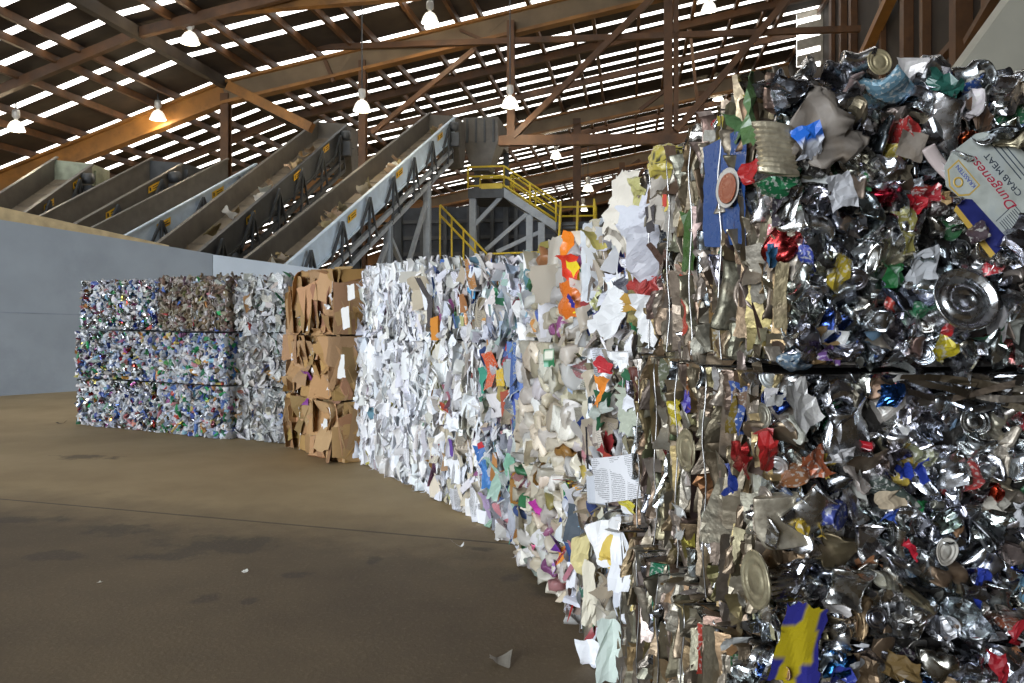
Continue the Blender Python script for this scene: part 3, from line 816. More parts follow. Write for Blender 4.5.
for t in range(3):
    b = bale('I', t, back=(-.07, .03, .06)[t], rise=.16, out=.2)
    def extra():
        p = sheet(RNG.uniform(.06, .15), RNG.uniform(.1, .2), 8, 9, .035, 0, kind='plastic_bag', sm=True); p.mat = 'film'; p.col = pick(WHITE + CREAM + BRIGHT[:3]); return p
    paper_bale(b, 180 + t, WASTE, 'paper', (.05, .15), (.08, .2), .075, .03, .45, BRIGHT + INK + [(.3, .3, .12), (.1, .1, .13)], .3, .3, .5, newsf=.35, pieces2=extra)
    if t == 2:
        for px, py, w, h, c, R, m in ((626, 214, .17, .27, (.72, .67, .58), rot(.1, -.2, -.15), 'paper'), (646, 222, .20, .16, (.6, .61, .66), rot(.2, .2, .3), 'paper'), (656, 250, .2, .2, (.62, .62, .68), rot(.1, .1, .1), 'film'), (640, 245, .05, .09, (.05, .05, .05), rot(0, 0, .4), 'plastic'), (628, 250, .05, .16, (.55, .5, .42), rot(0, 0, .5), 'paper'), (640, 232, .06, .12, (.7, .7, .7), rot(0, .3, -.5), 'paper'), (625, 285, .06, .1, (.1, .1, .12), rot(0, 0, .3), 'plastic'), (632, 318, .07, .1, (.3, .25, .1), rot(0, 0, .3), 'paper'), (600, 320, .06, .09, (.1, .1, .28), rot(0, 0, .3), 'plastic'),
                                      (617, 303, .09, .26, (.74, .74, .74), rot(0, -.2, -.35), 'paper'), (651, 320, .15, .2, (.8, .8, .8), rot(.2, .3, -.3), 'paper'), (663, 200, .08, .2, (.42, .38, .33), rot(0, .2, 0), 'paper'),
                                      (650, 200, .09, .18, (.62, .62, .68), rot(0, .2, -.35), 'paper'), (632, 262, .08, .3, (.2, .16, .06), rot(0, .2, .4), 'board'), (645, 305, .24, .08, (.42, .24, .04), rot(0, .1, -.3), 'board'),
                                      (638, 195, .10, .12, (.5, .47, .2), rot(0, .2, .3), 'plastic')):
            p = sheet(w * 1.2, h * 1.1, 13, 14, .055, 0, rag=.5, kind='white_sheet' if c[0] > .7 else 'scrap_sheet'); special(b, 'F', px, py, .11, p, m, c, rot(0, .6, 0) @ R)
        p = wad(.08, .8, .4, 18, 14, False, kind='red_cloth'); p.V = crumple(p.V, .018, 18, 5); special(b, 'F', 650, 285, .11, p, 'plastic', (.36, .05, .045), rot(.3, .2, 0), 'crumpled red cloth')
        p = sheet(.06, .11, 3, 5, .004, fold=False, kind='window_card'); special(b, 'F', 650, 219, .17, p, 'plastic', (.05, .045, .05), rot(0, .2, .1))
        p = sheet(.03, .17, 3, 6, .01, kind='brown_strip'); special(b, 'F', 661, 262, .16, p, 'plastic', (.07, .04, .03), rot(0, .2, .6))
        p = wad(.105, .75, .12, 44, 34, True, kind='yellow_bag'); V0_ = p.V.copy(); p.V = crumple(crumple(p.V, .03, 9, 5), .012, 22, 5); p.V[:, 2] *= .55
        C = np.tile(np.array([.46, .38, .08]), (len(p.V), 1)); yy = V0_[:, 1] / .08
        ink_ = ((np.abs(yy - .45) < .09) | (np.abs(yy - .12) < .09)) & (np.sin(V0_[:, 0] * 190) > -.2) & (np.abs(V0_[:, 0]) < .06); C[ink_] = (.05, .045, .02)
        special(b, 'F', 667, 163, .13, p, 'plastic', C, rot(0, .3, -.15), 'yellow printed bag')
        p = sheet(.05, .08, 3, 4, .003, fold=False, kind='printed_card'); special(b, 'F', 666, 200, .14, p, 'paper', (.6, .47, .12), rot(0, .2, .02))
        p = sheet(.025, .055, 3, 4, .003, fold=False, kind='printed_card'); special(b, 'F', 664.5, 200, .145, p, 'paper', (.5, .06, .04), rot(0, .2, .02))
    if t == 1:
        for px, py, w, h, c, R, m in ((637, 378, .10, .34, (.82, .83, .88), rot(0, .2, -.3), 'paper'), (630, 412, .12, .22, (.42, .45, .36), rot(0, .3, -.3), 'paper'), (598, 393, .05, .16, (.75, .25, .03), rot(0, .2, -.15), 'paper'),
                                      (603, 367, .07, .07, (.6, .05, .06), rot(0, .2, 0), 'plastic'), (640, 388, .06, .13, (.12, .04, .03), rot(0, .4, 0), 'cloth'), (600, 410, .08, .05, (.6, .66, .6), rot(0, .2, .5), 'film'),
                                      (622, 350, .12, .16, (.85, .85, .85), rot(.2, -.2, .3), 'paper')):
            p = sheet(w * 1.1, h, 9, 11, .04, 0, rag=.4, kind='white_sheet' if c[0] > .7 else 'scrap_sheet'); special(b, 'F', px, py, .10, p, m, c, rot(0, .55, 0) @ R)
        p = sheet(.25, .20, 10, 10, .014, .15, fold=False, kind='newspaper_page', rag=.02); special(b, 'F', 622, 478, .16, p, 'news', (.72, .72, .74), rot(-.15, .95, .36), 'white printed page folded open')
        p = sheet(.10, .2, 6, 10, .012, .15, fold=False, kind='newspaper_page', rag=.02); special(b, 'F', 598, 494, .15, p, 'paper', (.5, .52, .56), rot(-.1, .8, .36))
        p = sheet(.008, .22, 2, 8, .001, fold=False, rag=0, kind='black_edge'); special(b, 'F', 604, 487, .195, p, 'paper', (.02, .02, .02), rot(0, .9, .40))
        p = sheet(.13, .04, 6, 3, .015, kind='yellow_strip'); special(b, 'F', 624, 506, .16, p, 'plastic', (.6, .52, .04), rot(0, .3, -.1))
        p = strip(.02, .22, cr=.002, fold=False, kind='black_strip'); special(b, 'F', 587, 448, .1, p, 'plastic', (.02, .02, .025), rot(0, .2, .1))
    if t == 0:
        for px, py, w, h, c, R in ((620, 540, .09, .4, WHITE[0], rot(0, .2, .1)), (610, 560, .12, .14, (.75, .55, .12), rot(0, .2, -.5)), (606, 545, .14, .2, WHITE[2], rot(0, .3, .3)), (622, 600, .06, .4, WHITE[1], rot(0, .2, 0)),
                                   (588, 600, .1, .3, (.7, .65, .52), rot(0, .2, 0)), (580, 560, .08, .2, (.72, .62, .3), rot(0, .3, .3)), (590, 660, .1, .2, WHITE[0], rot(0, .3, 0)), (612, 650, .1, .3, (.6, .68, .62), rot(0, .3, 0))):
            p = sheet(w, h, 6, 8, .025, 0, kind='white_sheet' if c[2] > .7 else 'scrap_sheet'); special(b, 'F', px, py, .1, p, 'paper', c, rot(0, .55, 0) @ R)
    if t: b.drape(paper_scrap(WASTE, 'paper'), 13)
    b.finish('waste_paper_bale', ('bale of mixed waste paper and film on the floor against the nearest tin can stack',
                                  'mixed waste paper bale with a printed page sticking out, middle of its stack',
                                  'mixed waste bale with red cloth and loose white sheets, top of its stack')[t],
             'bale', G_X, core_mat('waste', (.12, .1, .085)), 100, (-.15, .2))

# ---- the tin can stack nearest the camera --------------------------
def ring_tin(r, h, kind='ribbed_can', ribs=7):
    """open can end seen from the front: rim, stepped lid, ribbed wall behind"""
    pr = [(0, -.012), (r * .28, -.012), (r * .32, -.006), (r * .62, -.006), (r * .66, -.013), (r * .86, -.013), (r * .92, .004), (r, .006), (r * 1.02, 0), (r, -.006)]
    for i in range(ribs): pr.append((r * (.97 if i % 2 else 1.0), -.012 - h * (i + 1) / ribs))
    pr += [(0, -.012 - h)]
    pr = [(a, b) for a, b in pr][::-1]
    p = lathe_np(pr, 34, kind); p.V = crumple(p.V, .006, .5 / r, 3); p.sm = True
    return p

def text_obj(body, size, m, parent, loc, R, shear=0.0, name='lettering', sx=1.0):
    cu = bpy.data.curves.new(name, 'FONT'); cu.body = body; cu.size = size; cu.align_x = 'CENTER'; cu.shear = shear; cu.extrude = .0004
    cu.materials.append(m)
    o = bpy.data.objects.new(name, cu); COL.objects.link(o); o.parent = parent
    me = bpy.data.meshes.new_from_object(o); bpy.data.objects.remove(o); bpy.data.curves.remove(cu)
    o = bpy.data.objects.new(name, me); COL.objects.link(o); o.parent = parent
    o.matrix_local = Matrix.LocRotScale(Vector(loc), R, Vector((sx, 1, 1)))
    return o

for t in range(3):
    b = bale('J', t, D=1.2, back=(-.10, -.03, .02)[t], ends=(.0, .09), rise=.05, out=.08, tilt=.14 if t == 2 else 0, gap=.03)
    tin_bale(b, 190 + t)
    RNG = np.random.default_rng(500 + t)
    S = lambda *a, **k: special(b, *a, **k)
    if t == 2:
        p = wad(.105, .28, .32, 24, 16, True, kind='dirty_bag'); p.V *= [1.0, 1, .95]; p.V = crumple(crumple(p.V, .035, 8, 5), .016, 22, 5); p.V[:, 1] *= .75; p.V = p.V[:, [0, 2, 1]]; S('R', 828, 135, .06, p, 'cloth', (.20, .172, .145), rot(0, 0, .3), 'grey brown dirty plastic bag')
        p = sheet(.075, .085, 7, 7, .012, kind='blue_label'); C = np.tile(np.array([.52, .54, .6]), (len(p.V), 1)); C[p.V[:, 1] > .005] = (.02, .12, .5); p.V = crumple(p.V, .012, 20); S('R', 812, 140, .118, p, 'plastic', C, rot(0, -.2, .3), 'blue and white label')
        p = ring_tin(.088, .09); S('R', 966, 299, .075, p, 'tin', (.74, .75, .76), rot(-.28, -.05, 0), 'large ribbed tin with its end facing out')
        p = lid(.045, 24, .1); S('R', 988, 245, .06, p, 'tin', (.86, .83, .74), rot(.2, .3, 0))
        p = lid(.036, 22, .15); S('R', 879, 62, .05, p, 'oldtin', (.72, .62, .38), rot(-.1, .1, 0))
        p = can(.045, .12, .6, .25, 20, 11, True); S('R', 858, 62, .0, p, 'tin', (.7, .7, .7), rot(.2, 1.2, .3))
        p = can(.048, .20, .45, .06, 22, 17, True, kind='ribbed_can', rd=.12); S('R', 776, 150, .06, p, 'oldtin', (.62, .55, .4), rot(-1.55, 0, -.1), 'tall ribbed food tin pressed flat')
        p = can(.045, .15, .7, .2, 20, 11, True, kind='ribbed_can'); S('R', 944, 124, .03, p, 'tin', (.62, .62, .64), rot(-1.2, 0, -.35))
        p = can(.05, .12, .6, .25, 20, 9, True, kind='ribbed_can'); S('R', 1003, 92, .03, p, 'tin', (.7, .7, .72), rot(-1.0, .2, .6))
        p = sheet(.085, .075, 6, 6, .012, fold=False, kind='brown_card'); S('R', 912, 145, .06, p, 'cloth', (.28, .24, .20), rot(.1, .2, -.12), 'square of dirty brown card')
        p = wad(.045, .6, .4, 14, 10, False); S('R', 887, 165, .05, p, 'tin', (.7, .72, .76))
        for px, py, w, h, c, m in ((914, 205, .05, .05, (.5, .02, .03), 'plastic'), (945, 200, .03, .045, (.6, .4, .18), 'board'), (925, 197, .09, .05, (.42, .03, .04), 'print'), (940, 350, .05, .06, (.62, .5, .03), 'print'), (960, 327, .10, .028, (.45, .02, .02), 'plastic'),
                                   (897, 276, .06, .05, (.02, .14, .04), 'plastic'), (840, 272, .06, .1, (.6, .45, .05), 'print'), (840, 190, .07, .09, (.6, .6, .62), 'paper'), (945, 85, .09, .06, (.03, .13, .10), 'plastic'), (855, 225, .06, .05, (.6, .6, .65), 'tin'), (770, 255, .05, .05, (.05, .16, .3), 'plastic'), (985, 120, .06, .13, (.12, .06, .03), 'cloth'),
                                   (905, 230, .05, .12, (.36, .32, .1), 'print'), (925, 262, .07, .09, (.55, .56, .58), 'paper'), (830, 355, .06, .05, (.2, .1, .3), 'print'), (790, 200, .05, .1, (.5, .5, .5), 'tin')):
            p = sheet(w, h, 6, 6, .014, kind='torn_label'); S('R', px, py, .05, p, m, c, rr(.4))
        p = can(.018, .16, .5, .12, 12, 6, False, kind='metal_tube'); S('R', 943, 168, .06, p, 'plastic', (.5, .42, .40), rot(-1.57, 0, .5), 'thin pinkish tube')
        for px, py, sz in ((1003, 132, .8), (1019, 142, 1.0), (962, 156, .7), (1014, 240, .9), (957, 200, .6), (978, 232, .7), (984, 139, .7), (1022, 222, .8)):
            p = tin_piece(sz); p.V = p.V @ free().T; S('R', px, py, .115, p, p.mat, p.col)
        # side pieces
        p = sheet(.30, .34, 6, 10, .014, fold=False, kind='blue_label_sheet'); C = np.tile(np.array([.025, .07, .22]), (len(p.V), 1))
        S('F', 726, 192, .045, p, 'plastic', C, rot(0, .1, -.05), 'blue printed can label')
        p = lid(.06, 20, 0, kind='label_roundel'); p.V[:, 0] *= 1.3; p.V *= [1, 1, .1]; S('F', 727, 188, .062, p, 'plastic', (.5, .48, .44), rot(0, .1, 0))
        p = lid(.045, 20, 0, kind='label_roundel'); p.V[:, 0] *= 1.3; p.V *= [1, 1, .1]; S('F', 727, 188, .068, p, 'plastic', (.28, .08, .04), rot(0, .1, 0))
        for px, py, w, h, c in ((758, 110, .08, .2, (.12, .22, .08)), (738, 128, .05, .08, (.10, .2, .08)), (743, 98, .06, .05, (.5, .42, .05)), (717, 145, .05, .2, (.42, .34, .05)), (709, 207, .06, .2, (.32, .06, .04)), (690, 240, .09, .22, (.07, .15, .04)), (727, 145, .08, .08, (.02, .08, .03)), (748, 172, .06, .06, (.5, .03, .03)), (683, 310, .06, .25, (.5, .08, .05))):
            p = sheet(w, h, 5, 8, .015, kind='torn_label'); S('F', px, py, .04, p, 'plastic', c, rot(0, .3, 0))
    if t == 1:
        p = sheet(.085, .135, 6, 8, .012, kind='torn_label'); S('R', 800, 378 + 25, .05, p, 'print', (.6, .58, .56), rot(0, .2, .5))
        p = can(.055, .15, .4, .12, 22, 13, True, kind='ribbed_can'); S('R', 776, 520, .02, p, 'oldtin', (.62, .56, .44), rot(-1.5, 0, .1), 'ribbed tin pressed flat')
        p = can(.05, .12, .5, .15, 22, 13, True, kind='ribbed_can'); S('R', 787, 588, .04, p, 'tin', (.7, .7, .68), rot(-1.3, .1, .2))
        p = can(.055, .14, .5, .35, 20, 9, True); S('R', 848, 585, .04, p, 'tin', (.66, .66, .64), rot(-1.4, .2, -.3))
        p = can(.06, .16, .45, .3, 20, 9, False); S('R', 845, 432, .03, p, 'tin', (.66, .68, .7), rot(-1.5, .3, .3))
        p = can(.05, .15, .5, .3, 20, 9, False); S('R', 812, 512, .04, p, 'tin', (.6, .6, .6), rot(-1.2, .3, -.5))
        p = sheet(.03, .17, 5, 9, .012, .9, kind='tin_sheet', sm=True); S('R', 832, 430, .07, p, 'tin', (.62, .63, .66), rot(.1, .3, .15))
        p = sheet(.07, .035, 5, 4, .01, kind='torn_label'); S('R', 841, 456, .07, p, 'plastic', (.72, .70, .7), rot(.2, 0, .3))
        p = sheet(.09, .022, 6, 4, .012, kind='torn_label'); S('R', 862, 446, .06, p, 'plastic', (.42, .01, .02), rot(.2, .2, -.3), 'dark red strip')
        p = can(.028, .085, .5, .3, 16, 7, False, kind='crushed_drink_can'); S('R', 893, 395, .05, p, 'tin', (.05, .17, .55), rot(-1.57, 0, 0), 'blue drink can')
        p = lid(.038, 24, .3, kind='paper_disc'); S('R', 946, 552, .06, p, 'cloth', (.55, .52, .46), rot(.1, .2, .4), 'pale round lid')
        p = lid(.036, 24, .2); S('R', 998, 645, .05, p, 'oldtin', (.42, .43, .46), rot(0, .2, 0), 'grey round lid')
        p = lid(.03, 24, .1); S('R', 877, 618, .06, p, 'tin', (.45, .46, .52), rot(-.2, 0, 0))
        for px, py, w, h, c, m in ((921, 466, .02, .07, (.03, .06, .38), 'plastic'), (906, 472, .04, .04, (.03, .06, .38), 'plastic'), (889, 512, .045, .05, (.04, .10, .45), 'plastic'), (890, 500, .07, .05, (.5, .40, .27), 'board'), (812, 462, .07, .08, (.5, .14, .06), 'print'), (980, 590, .03, .08, (.03, .06, .4), 'plastic'), (985, 575, .05, .04, (.04, .07, .42), 'plastic'), (975, 592, .06, .08, (.5, .52, .56), 'tin'),
                                   (908, 548, .03, .03, (.5, .02, .04), 'plastic'), (1012, 640, .03, .12, (.4, .02, .03), 'plastic'), (805, 528, .03, .04, (.62, .42, .04), 'print'), (819, 530, .03, .05, (.62, .42, .04), 'print'), (955, 530, .05, .04, (.28, .15, .07), 'board'), (945, 520, .06, .06, (.4, .46, .42), 'tin'), (772, 448, .06, .10, (.55, .03, .03), 'plastic'), (780, 400, .08, .04, (.7, .7, .68), 'print'), (1015, 510, .03, .06, (.6, .6, .62), 'paper'),
                                   (862, 650, .06, .03, (.6, .6, .62), 'paper'), (920, 505, .03, .03, (.02, .2, .06), 'plastic'), (1000, 505, .06, .04, (.56, .52, .44), 'paper')):
            p = sheet(w, h, 6, 6, .014, kind='torn_label'); S('R', px, py, .055, p, m, c, rr(.4))
        # long flattened sheets under the top of this bale
        for k in range(9):
            p = sheet(.02, RNG.uniform(.15, .32), 3, 12, .012, kind='flattened_sheet'); S('R', RNG.uniform(930, 1000), RNG.uniform(378, 400), .03, p, 'oldtin', pick(DULL[:3]) * .5, rot(0, RNG.uniform(-.5, .5), 1.5 + RNG.normal(0, .1)))
        for px, py, w, h, c in ((738, 455, .06, .08, (.36, .02, .02)), (747, 466, .04, .06, (.36, .02, .02)), (735, 480, .04, .08, (.02, .04, .22)), (676, 410, .06, .1, (.6, .48, .04)), (684, 404, .05, .08, (.08, .06, .4)), (702, 500, .1, .2, (.22, .10, .04)), (685, 520, .06, .12, (.55, .55, .52)), (686, 545, .06, .1, (.35, .3, .05))):
            p = sheet(w, h, 5, 8, .015, kind='torn_label'); S('F', px, py, .045, p, 'plastic' if c[2] > .2 or c[0] > .45 else 'oldtin', c, rot(0, .3, 0))
        for px, py, r in ((687, 450, .07), (757, 580, .075)):
            p = lid(r, 26, .08); S('F', px, py, .055, p, 'oldtin', (.5, .45, .3), rot(0, .1, 0))
    if t == 0:
        # blue and yellow wrapper
        n = 14
        p = sheet(.135, .20, n, n, .035, kind='blue_yellow_wrapper', rag=.3); gx, gy = np.meshgrid(np.linspace(-.5, .5, n + 1), np.linspace(-.5, .5, n + 1))
        C = np.tile(np.array([.03, .03, .22]), (len(p.V), 1)); cr = (((np.abs(gx - .05 - .25 * gy) < .19) | (np.abs(gy + .02) < .2)) & (gx < .38)).ravel(); C[cr] = (.46, .36, .015)
        S('R', 803, 646, .095, p, 'plastic', C, rot(.05, .15, -.12), 'dark blue wrapper with a yellow cross')
        for px, py, w, h, c in ((858, 672, .07, .05, (.6, .6, .6)), (900, 668, .1, .05, (.2, .13, .05)), (840, 672, .06, .05, (.04, .06, .35)), (1005, 668, .05, .08, (.4, .02, .03))):
            p = sheet(w, h, 6, 6, .014, kind='torn_label'); S('R', px, py, .055, p, 'plastic', c, rr(.4))
    if t:
        def tp():
            p = tin_piece(.9); p.V = p.V @ free().T; return p
        b.drape(tp, 13, 'R', .02)
        def td():
            p = sheet(RNG.uniform(.03, .07), RNG.uniform(.06, .14), 5, 8, .02, kind='tin_sheet'); p.mat = 'oldtin'; p.col = pick(DULL) * .7
            p.V = p.V @ rot(0, RNG.uniform(.2, 1.2), RNG.normal(0, .2)).T; return p
        b.drape(td, 16, 'F', .02)
    root = b.finish('tin_can_bale', ('bale of crushed tin cans with blue and yellow wrapper, lowest and mostly out of view',
                                     'glittering bale of crushed tin cans right under the one with the blue carton',
                                     'bale of crushed tin cans with a blue and cream carton and one big round tin')[t],
                    'bale', G_T, core_mat('tins', (.06, .055, .05), .45, .7), 100, (-.5, -.22, .06, .36), .0030, .055, cinset=.06)
    if t == 2:
        # cream and blue carton panel, built flat at its own place
        e1 = (math.cos(math.radians(132)), math.sin(math.radians(132))); e2 = (math.cos(math.radians(222)), math.sin(math.radians(222)))
        k = 2.1 / 800
        a0, z0 = b.pix('R', 988, 184, .10)
        c = b.point('R', a0, z0, .10)
        T, B = np.array((0, 1, 0)), np.array((0, 0, 1))
        X = Vector((0, e1[0], e1[1])); Y = Vector((0, e2[0], e2[1])); Z = X.cross(Y)
        R3 = Matrix((X, Y, Z)).transposed()
        cm = simple('carton_cream', (.40, .42, .38), .55, 0, .25, 18, .1, (.3, .33, .34), 9); bm_ = simple('carton_blue', (.02, .025, .13), .4, 0, .3, 20)
        red = simple('carton_red_ink', (.38, .02, .05), .5); blk = simple('carton_dark_ink', (.03, .04, .06), .5); gold = simple('carton_gold_ink', (.55, .36, .07), .5); bl2 = simple('carton_blue_ink', (.03, .05, .3), .5)
        def poly(name, pts, m, parent, th=.003, dz=0.0):
            vs = []
            for (x, y) in pts: vs.append((x * k, y * k, dz + th))
            for (x, y) in pts: vs.append((x * k, y * k, dz))
            n_ = len(pts); q = MB(); q.add(vs, [tuple(range(n_)), tuple(range(2 * n_ - 1, n_ - 1, -1))] + [(i, i + n_, (i + 1) % n_ + n_, (i + 1) % n_) for i in range(n_)])
            o = q.build(name, m, origin=(0, 0, 0)); o.parent = parent; return o
        pan = poly('carton_panel', [(-58, -46), (-20, -52), (10, -50), (38, -40), (47, -24), (50, 8), (44, 24), (28, 36), (8, 32), (0, 24), (-58, 22)], cm, root)
        pan.matrix_local = Matrix.Translation(Vector(c)) @ R3.to_4x4()
        pan['label'] = 'cream and blue printed carton panel'
        poly('carton_edge', [(-58, 22), (0, 24), (8, 32), (6, 40), (-58, 42)], bm_, pan, .004, -.001)
        poly('carton_edge', [(-58, 42), (6, 40), (4, 45), (-58, 48)], gold, pan, .003, -.003)
        em = poly('emblem', [(5, 8), (40, 8), (40, 24), (26, 34), (12, 33), (5, 24)], gold, pan, .0008, .003)
        poly('emblem_field', [(6.5, 9.5), (38.5, 9.5), (38.5, 23), (25.5, 32.5), (13, 31.5), (6.5, 23)], cm, em, .0012, .0032)
        q = MB(); q.lathe((23 * k, 24 * k, .0045), [(5.5 * k, 0), (5.5 * k, .0006), (3.6 * k, .0006), (3.6 * k, 0)], 20); o = q.build('emblem_ring', gold, origin=(0, 0, 0)); o.parent = em
        I4 = Quaternion()
        F180 = Matrix.Rotation(math.pi, 3, 'Z').to_quaternion()
        text_obj('KRASSTEN', 6.2 * k, bl2, em, (22 * k, 12 * k, .0046), I4)
        text_obj('Dungeness', 15 * k, red, pan, (-3 * k, -8 * k, .0034), I4, .35, sx=1.05)
        text_obj('CRAB MEAT', 9.5 * k, blk, pan, (-3 * k, -21 * k, .0034), I4, sx=1.1)
        for j in range(3):
            poly('print_line', [(-20, -29 - 5 * j), (30 - 6 * j, -29 - 5 * j), (30 - 6 * j, -30.2 - 5 * j), (-20, -30.2 - 5 * j)], blk, pan, .0003, .003)
        poly('print_line', [(-56, -6), (-34, -6), (-34, -6.8), (-56, -6.8)], blk, pan, .0003, .003); poly('print_line', [(-34, -6), (-33.2, -6), (-33.2, 20), (-34, 20)], blk, pan, .0003, .003)
        for j in range(9):
            poly('print_line', [(-55, -3 + 2.6 * j), (-37, -3 + 2.6 * j), (-37, -3.8 + 2.6 * j), (-55, -3.8 + 2.6 * j)], blk, pan, .0003, .003)

# ------------------------------------------------------------------ the hall
rust = simple('rust_painted_steel', (.078, .031, .007), .6, 0, .35, 1.2, .1, (.036, .015, .004), .9)
orange = simple('orange_painted_steel', (.23, .10, .018), .55, 0, .25, 1.0, .1, (.12, .05, .010), .7)
tanweb = simple('tan_steel_web', (.15, .105, .058), .65, 0, .3, .8, .1, (.12, .08, .04), .5)
decking = simple('dark_roof_decking', (.03, .02, .012), .8, 0, .35, 1.5, .2)
wallblue = simple('grey_painted_push_wall', (.285, .315, .345), .55, 0, .08, 1.2, .05, (.235, .26, .29), .45)
wall_lit = simple('push_wall_lit_tone', (.42, .47, .52), .55, 0, .08, 1.2, .05)  # lighter copy of the push wall grey, its stronger light put into the colour
timber = simple('timber_wall_cap', (.46, .35, .19), .7, 0, .2, 5, .2)
cgrey = simple('conveyor_grey_paint', (.115, .105, .09), .5, 0, .18, 2.5, .05, (.085, .075, .062), .8)
cblue = simple('conveyor_blue_grey_paint', (.52, .63, .74), .5, 0, .12, 2.5, .05, (.44, .53, .62), .8)
beltm = simple('tan_conveyor_belt', (.19, .155, .11), .75, 0, .2, 3, .1, (.12, .095, .065), 1.5)
darkst = simple('dark_grey_steel', (.06, .065, .07), .5, .2, .2, 3)
frame_m = simple('grey_frame_steel', (.30, .33, .36), .5, .1, .15, 3)
yellow = simple('safety_yellow_paint', (.62, .46, .03), .45, 0, .12, 4)
labelm = simple('orange_warning_label', (.72, .42, .02), .5, 0, .05, 5)
blackm = simple('black_ink', (.02, .02, .02), .6)
wallbrown = simple('dark_brown_cladding', (.016, .010, .006), .8, 0, .35, 1.2, .1)
beige = simple('beige_painted_panel', (.40, .38, .31), .6, 0, .07, 2)
sky_m = emit('skylight_pane', (1.0, .97, .92), 4.2)

# floor: two concrete pours and the joint between, stains in the concrete
def floor_material():
    m, nt, b = new_mat('brown_concrete_floor')
    tc = N(nt, 'ShaderNodeTexCoord'); L = nt.links
    def noise(sc, det=6.0, ro=.6):
        n = N(nt, 'ShaderNodeTexNoise', Scale=sc, Detail=det, Roughness=ro); L.new(tc.outputs['Object'], n.inputs['Vector']); return n
    def rng(src, a, bb, c, d):
        r = N(nt, 'ShaderNodeMapRange'); r.inputs[1].default_value = a; r.inputs[2].default_value = bb; r.inputs[3].default_value = c; r.inputs[4].default_value = d
        L.new(src, r.inputs[0]); return r.outputs[0]
    def mixc(f, a, bb):
        x = N(nt, 'ShaderNodeMix', data_type='RGBA')
        L.new(f, x.inputs[0])
        for i, q in ((6, a), (7, bb)):
            if isinstance(q, tuple): x.inputs[i].default_value = (*q, 1)
            else: L.new(q, x.inputs[i])
        return x.outputs[2]
    sep = N(nt, 'ShaderNodeSeparateXYZ'); L.new(tc.outputs['Object'], sep.inputs[0])
    n1 = noise(.7); n2 = noise(3.5); n3 = noise(40, 4)
    base = mixc(rng(n1.outputs['Fac'], .35, .65, 0, 1), (.39, .285, .145), (.50, .375, .20))
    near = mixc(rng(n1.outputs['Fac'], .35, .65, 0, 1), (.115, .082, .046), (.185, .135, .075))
    # joint line through two floor points
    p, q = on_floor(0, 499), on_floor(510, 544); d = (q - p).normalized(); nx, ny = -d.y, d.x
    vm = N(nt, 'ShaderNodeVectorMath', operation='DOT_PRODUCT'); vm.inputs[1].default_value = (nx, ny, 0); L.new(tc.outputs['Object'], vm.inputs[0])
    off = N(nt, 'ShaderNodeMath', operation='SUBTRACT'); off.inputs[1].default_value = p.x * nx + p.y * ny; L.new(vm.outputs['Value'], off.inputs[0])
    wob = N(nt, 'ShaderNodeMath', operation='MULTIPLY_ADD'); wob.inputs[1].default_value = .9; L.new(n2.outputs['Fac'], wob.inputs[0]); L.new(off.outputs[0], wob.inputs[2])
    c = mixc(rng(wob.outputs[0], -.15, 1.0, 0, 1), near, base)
    ab = N(nt, 'ShaderNodeMath', operation='ABSOLUTE'); L.new(off.outputs[0], ab.inputs[0])
    c = mixc(rng(ab.outputs[0], .008, .022, .7, 0), c, (.05, .04, .03))
    # dried spills
    mx = None
    for px, py, rx, ry in ((215, 546, .62, .22), (245, 541, .40, .12), (170, 556, .35, .10), (120, 530, .38, .16), (30, 520, .55, .10), (55, 556, .5, .10), (372, 561, .11, .12), (207, 597, .13, .10), (513, 577, .10, .09), (250, 600, .07, .06), (85, 457, .5, .16), (480, 549, .22, .06), (300, 575, .14, .07), (550, 590, .3, .16)):
        cpt = on_floor(px, py)
        sub = N(nt, 'ShaderNodeVectorMath', operation='SUBTRACT'); sub.inputs[1].default_value = cpt; L.new(tc.outputs['Object'], sub.inputs[0])
        div = N(nt, 'ShaderNodeVectorMath', operation='DIVIDE'); div.inputs[1].default_value = (rx, ry * 1.6, 1); L.new(sub.outputs[0], div.inputs[0])
        ln = N(nt, 'ShaderNodeVectorMath', operation='LENGTH'); L.new(div.outputs[0], ln.inputs[0])
        if mx is None: mx = ln.outputs['Value']
        else:
            mi = N(nt, 'ShaderNodeMath', operation='MINIMUM'); L.new(mx, mi.inputs[0]); L.new(ln.outputs['Value'], mi.inputs[1]); mx = mi.outputs[0]
    n5 = noise(3.6, 6, .65)
    ad = N(nt, 'ShaderNodeMath', operation='MULTIPLY_ADD'); ad.inputs[1].default_value = 2.6; L.new(n5.outputs['Fac'], ad.inputs[0]); L.new(mx, ad.inputs[2])
    c = mixc(rng(ad.outputs[0], 1.7, 2.0, .62, 0), c, (.07, .055, .038))
    n6 = noise(7, 8, .75)
    c = mixc(rng(n6.outputs['Fac'], .6, .8, 0, .35), c, (.085, .062, .038))
    c = mixc(rng(n3.outputs['Fac'], .55, .8, 0, .3), c, (.45, .35, .22))
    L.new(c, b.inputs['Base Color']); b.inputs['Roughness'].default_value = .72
    bp = N(nt, 'ShaderNodeBump', Strength=.25, Distance=.01); L.new(n3.outputs['Fac'], bp.inputs['Height']); L.new(bp.outputs[0], b.inputs['Normal'])
    return m

V0, V1, U0, U1 = -16.0, 100.0, -46.0, 10.0
m = MB(); m.uvbox(U0, U1, V0, V1, -.2, 0); fl = m.build('floor', floor_material(), kind='structure', origin=(0, 0, 0))

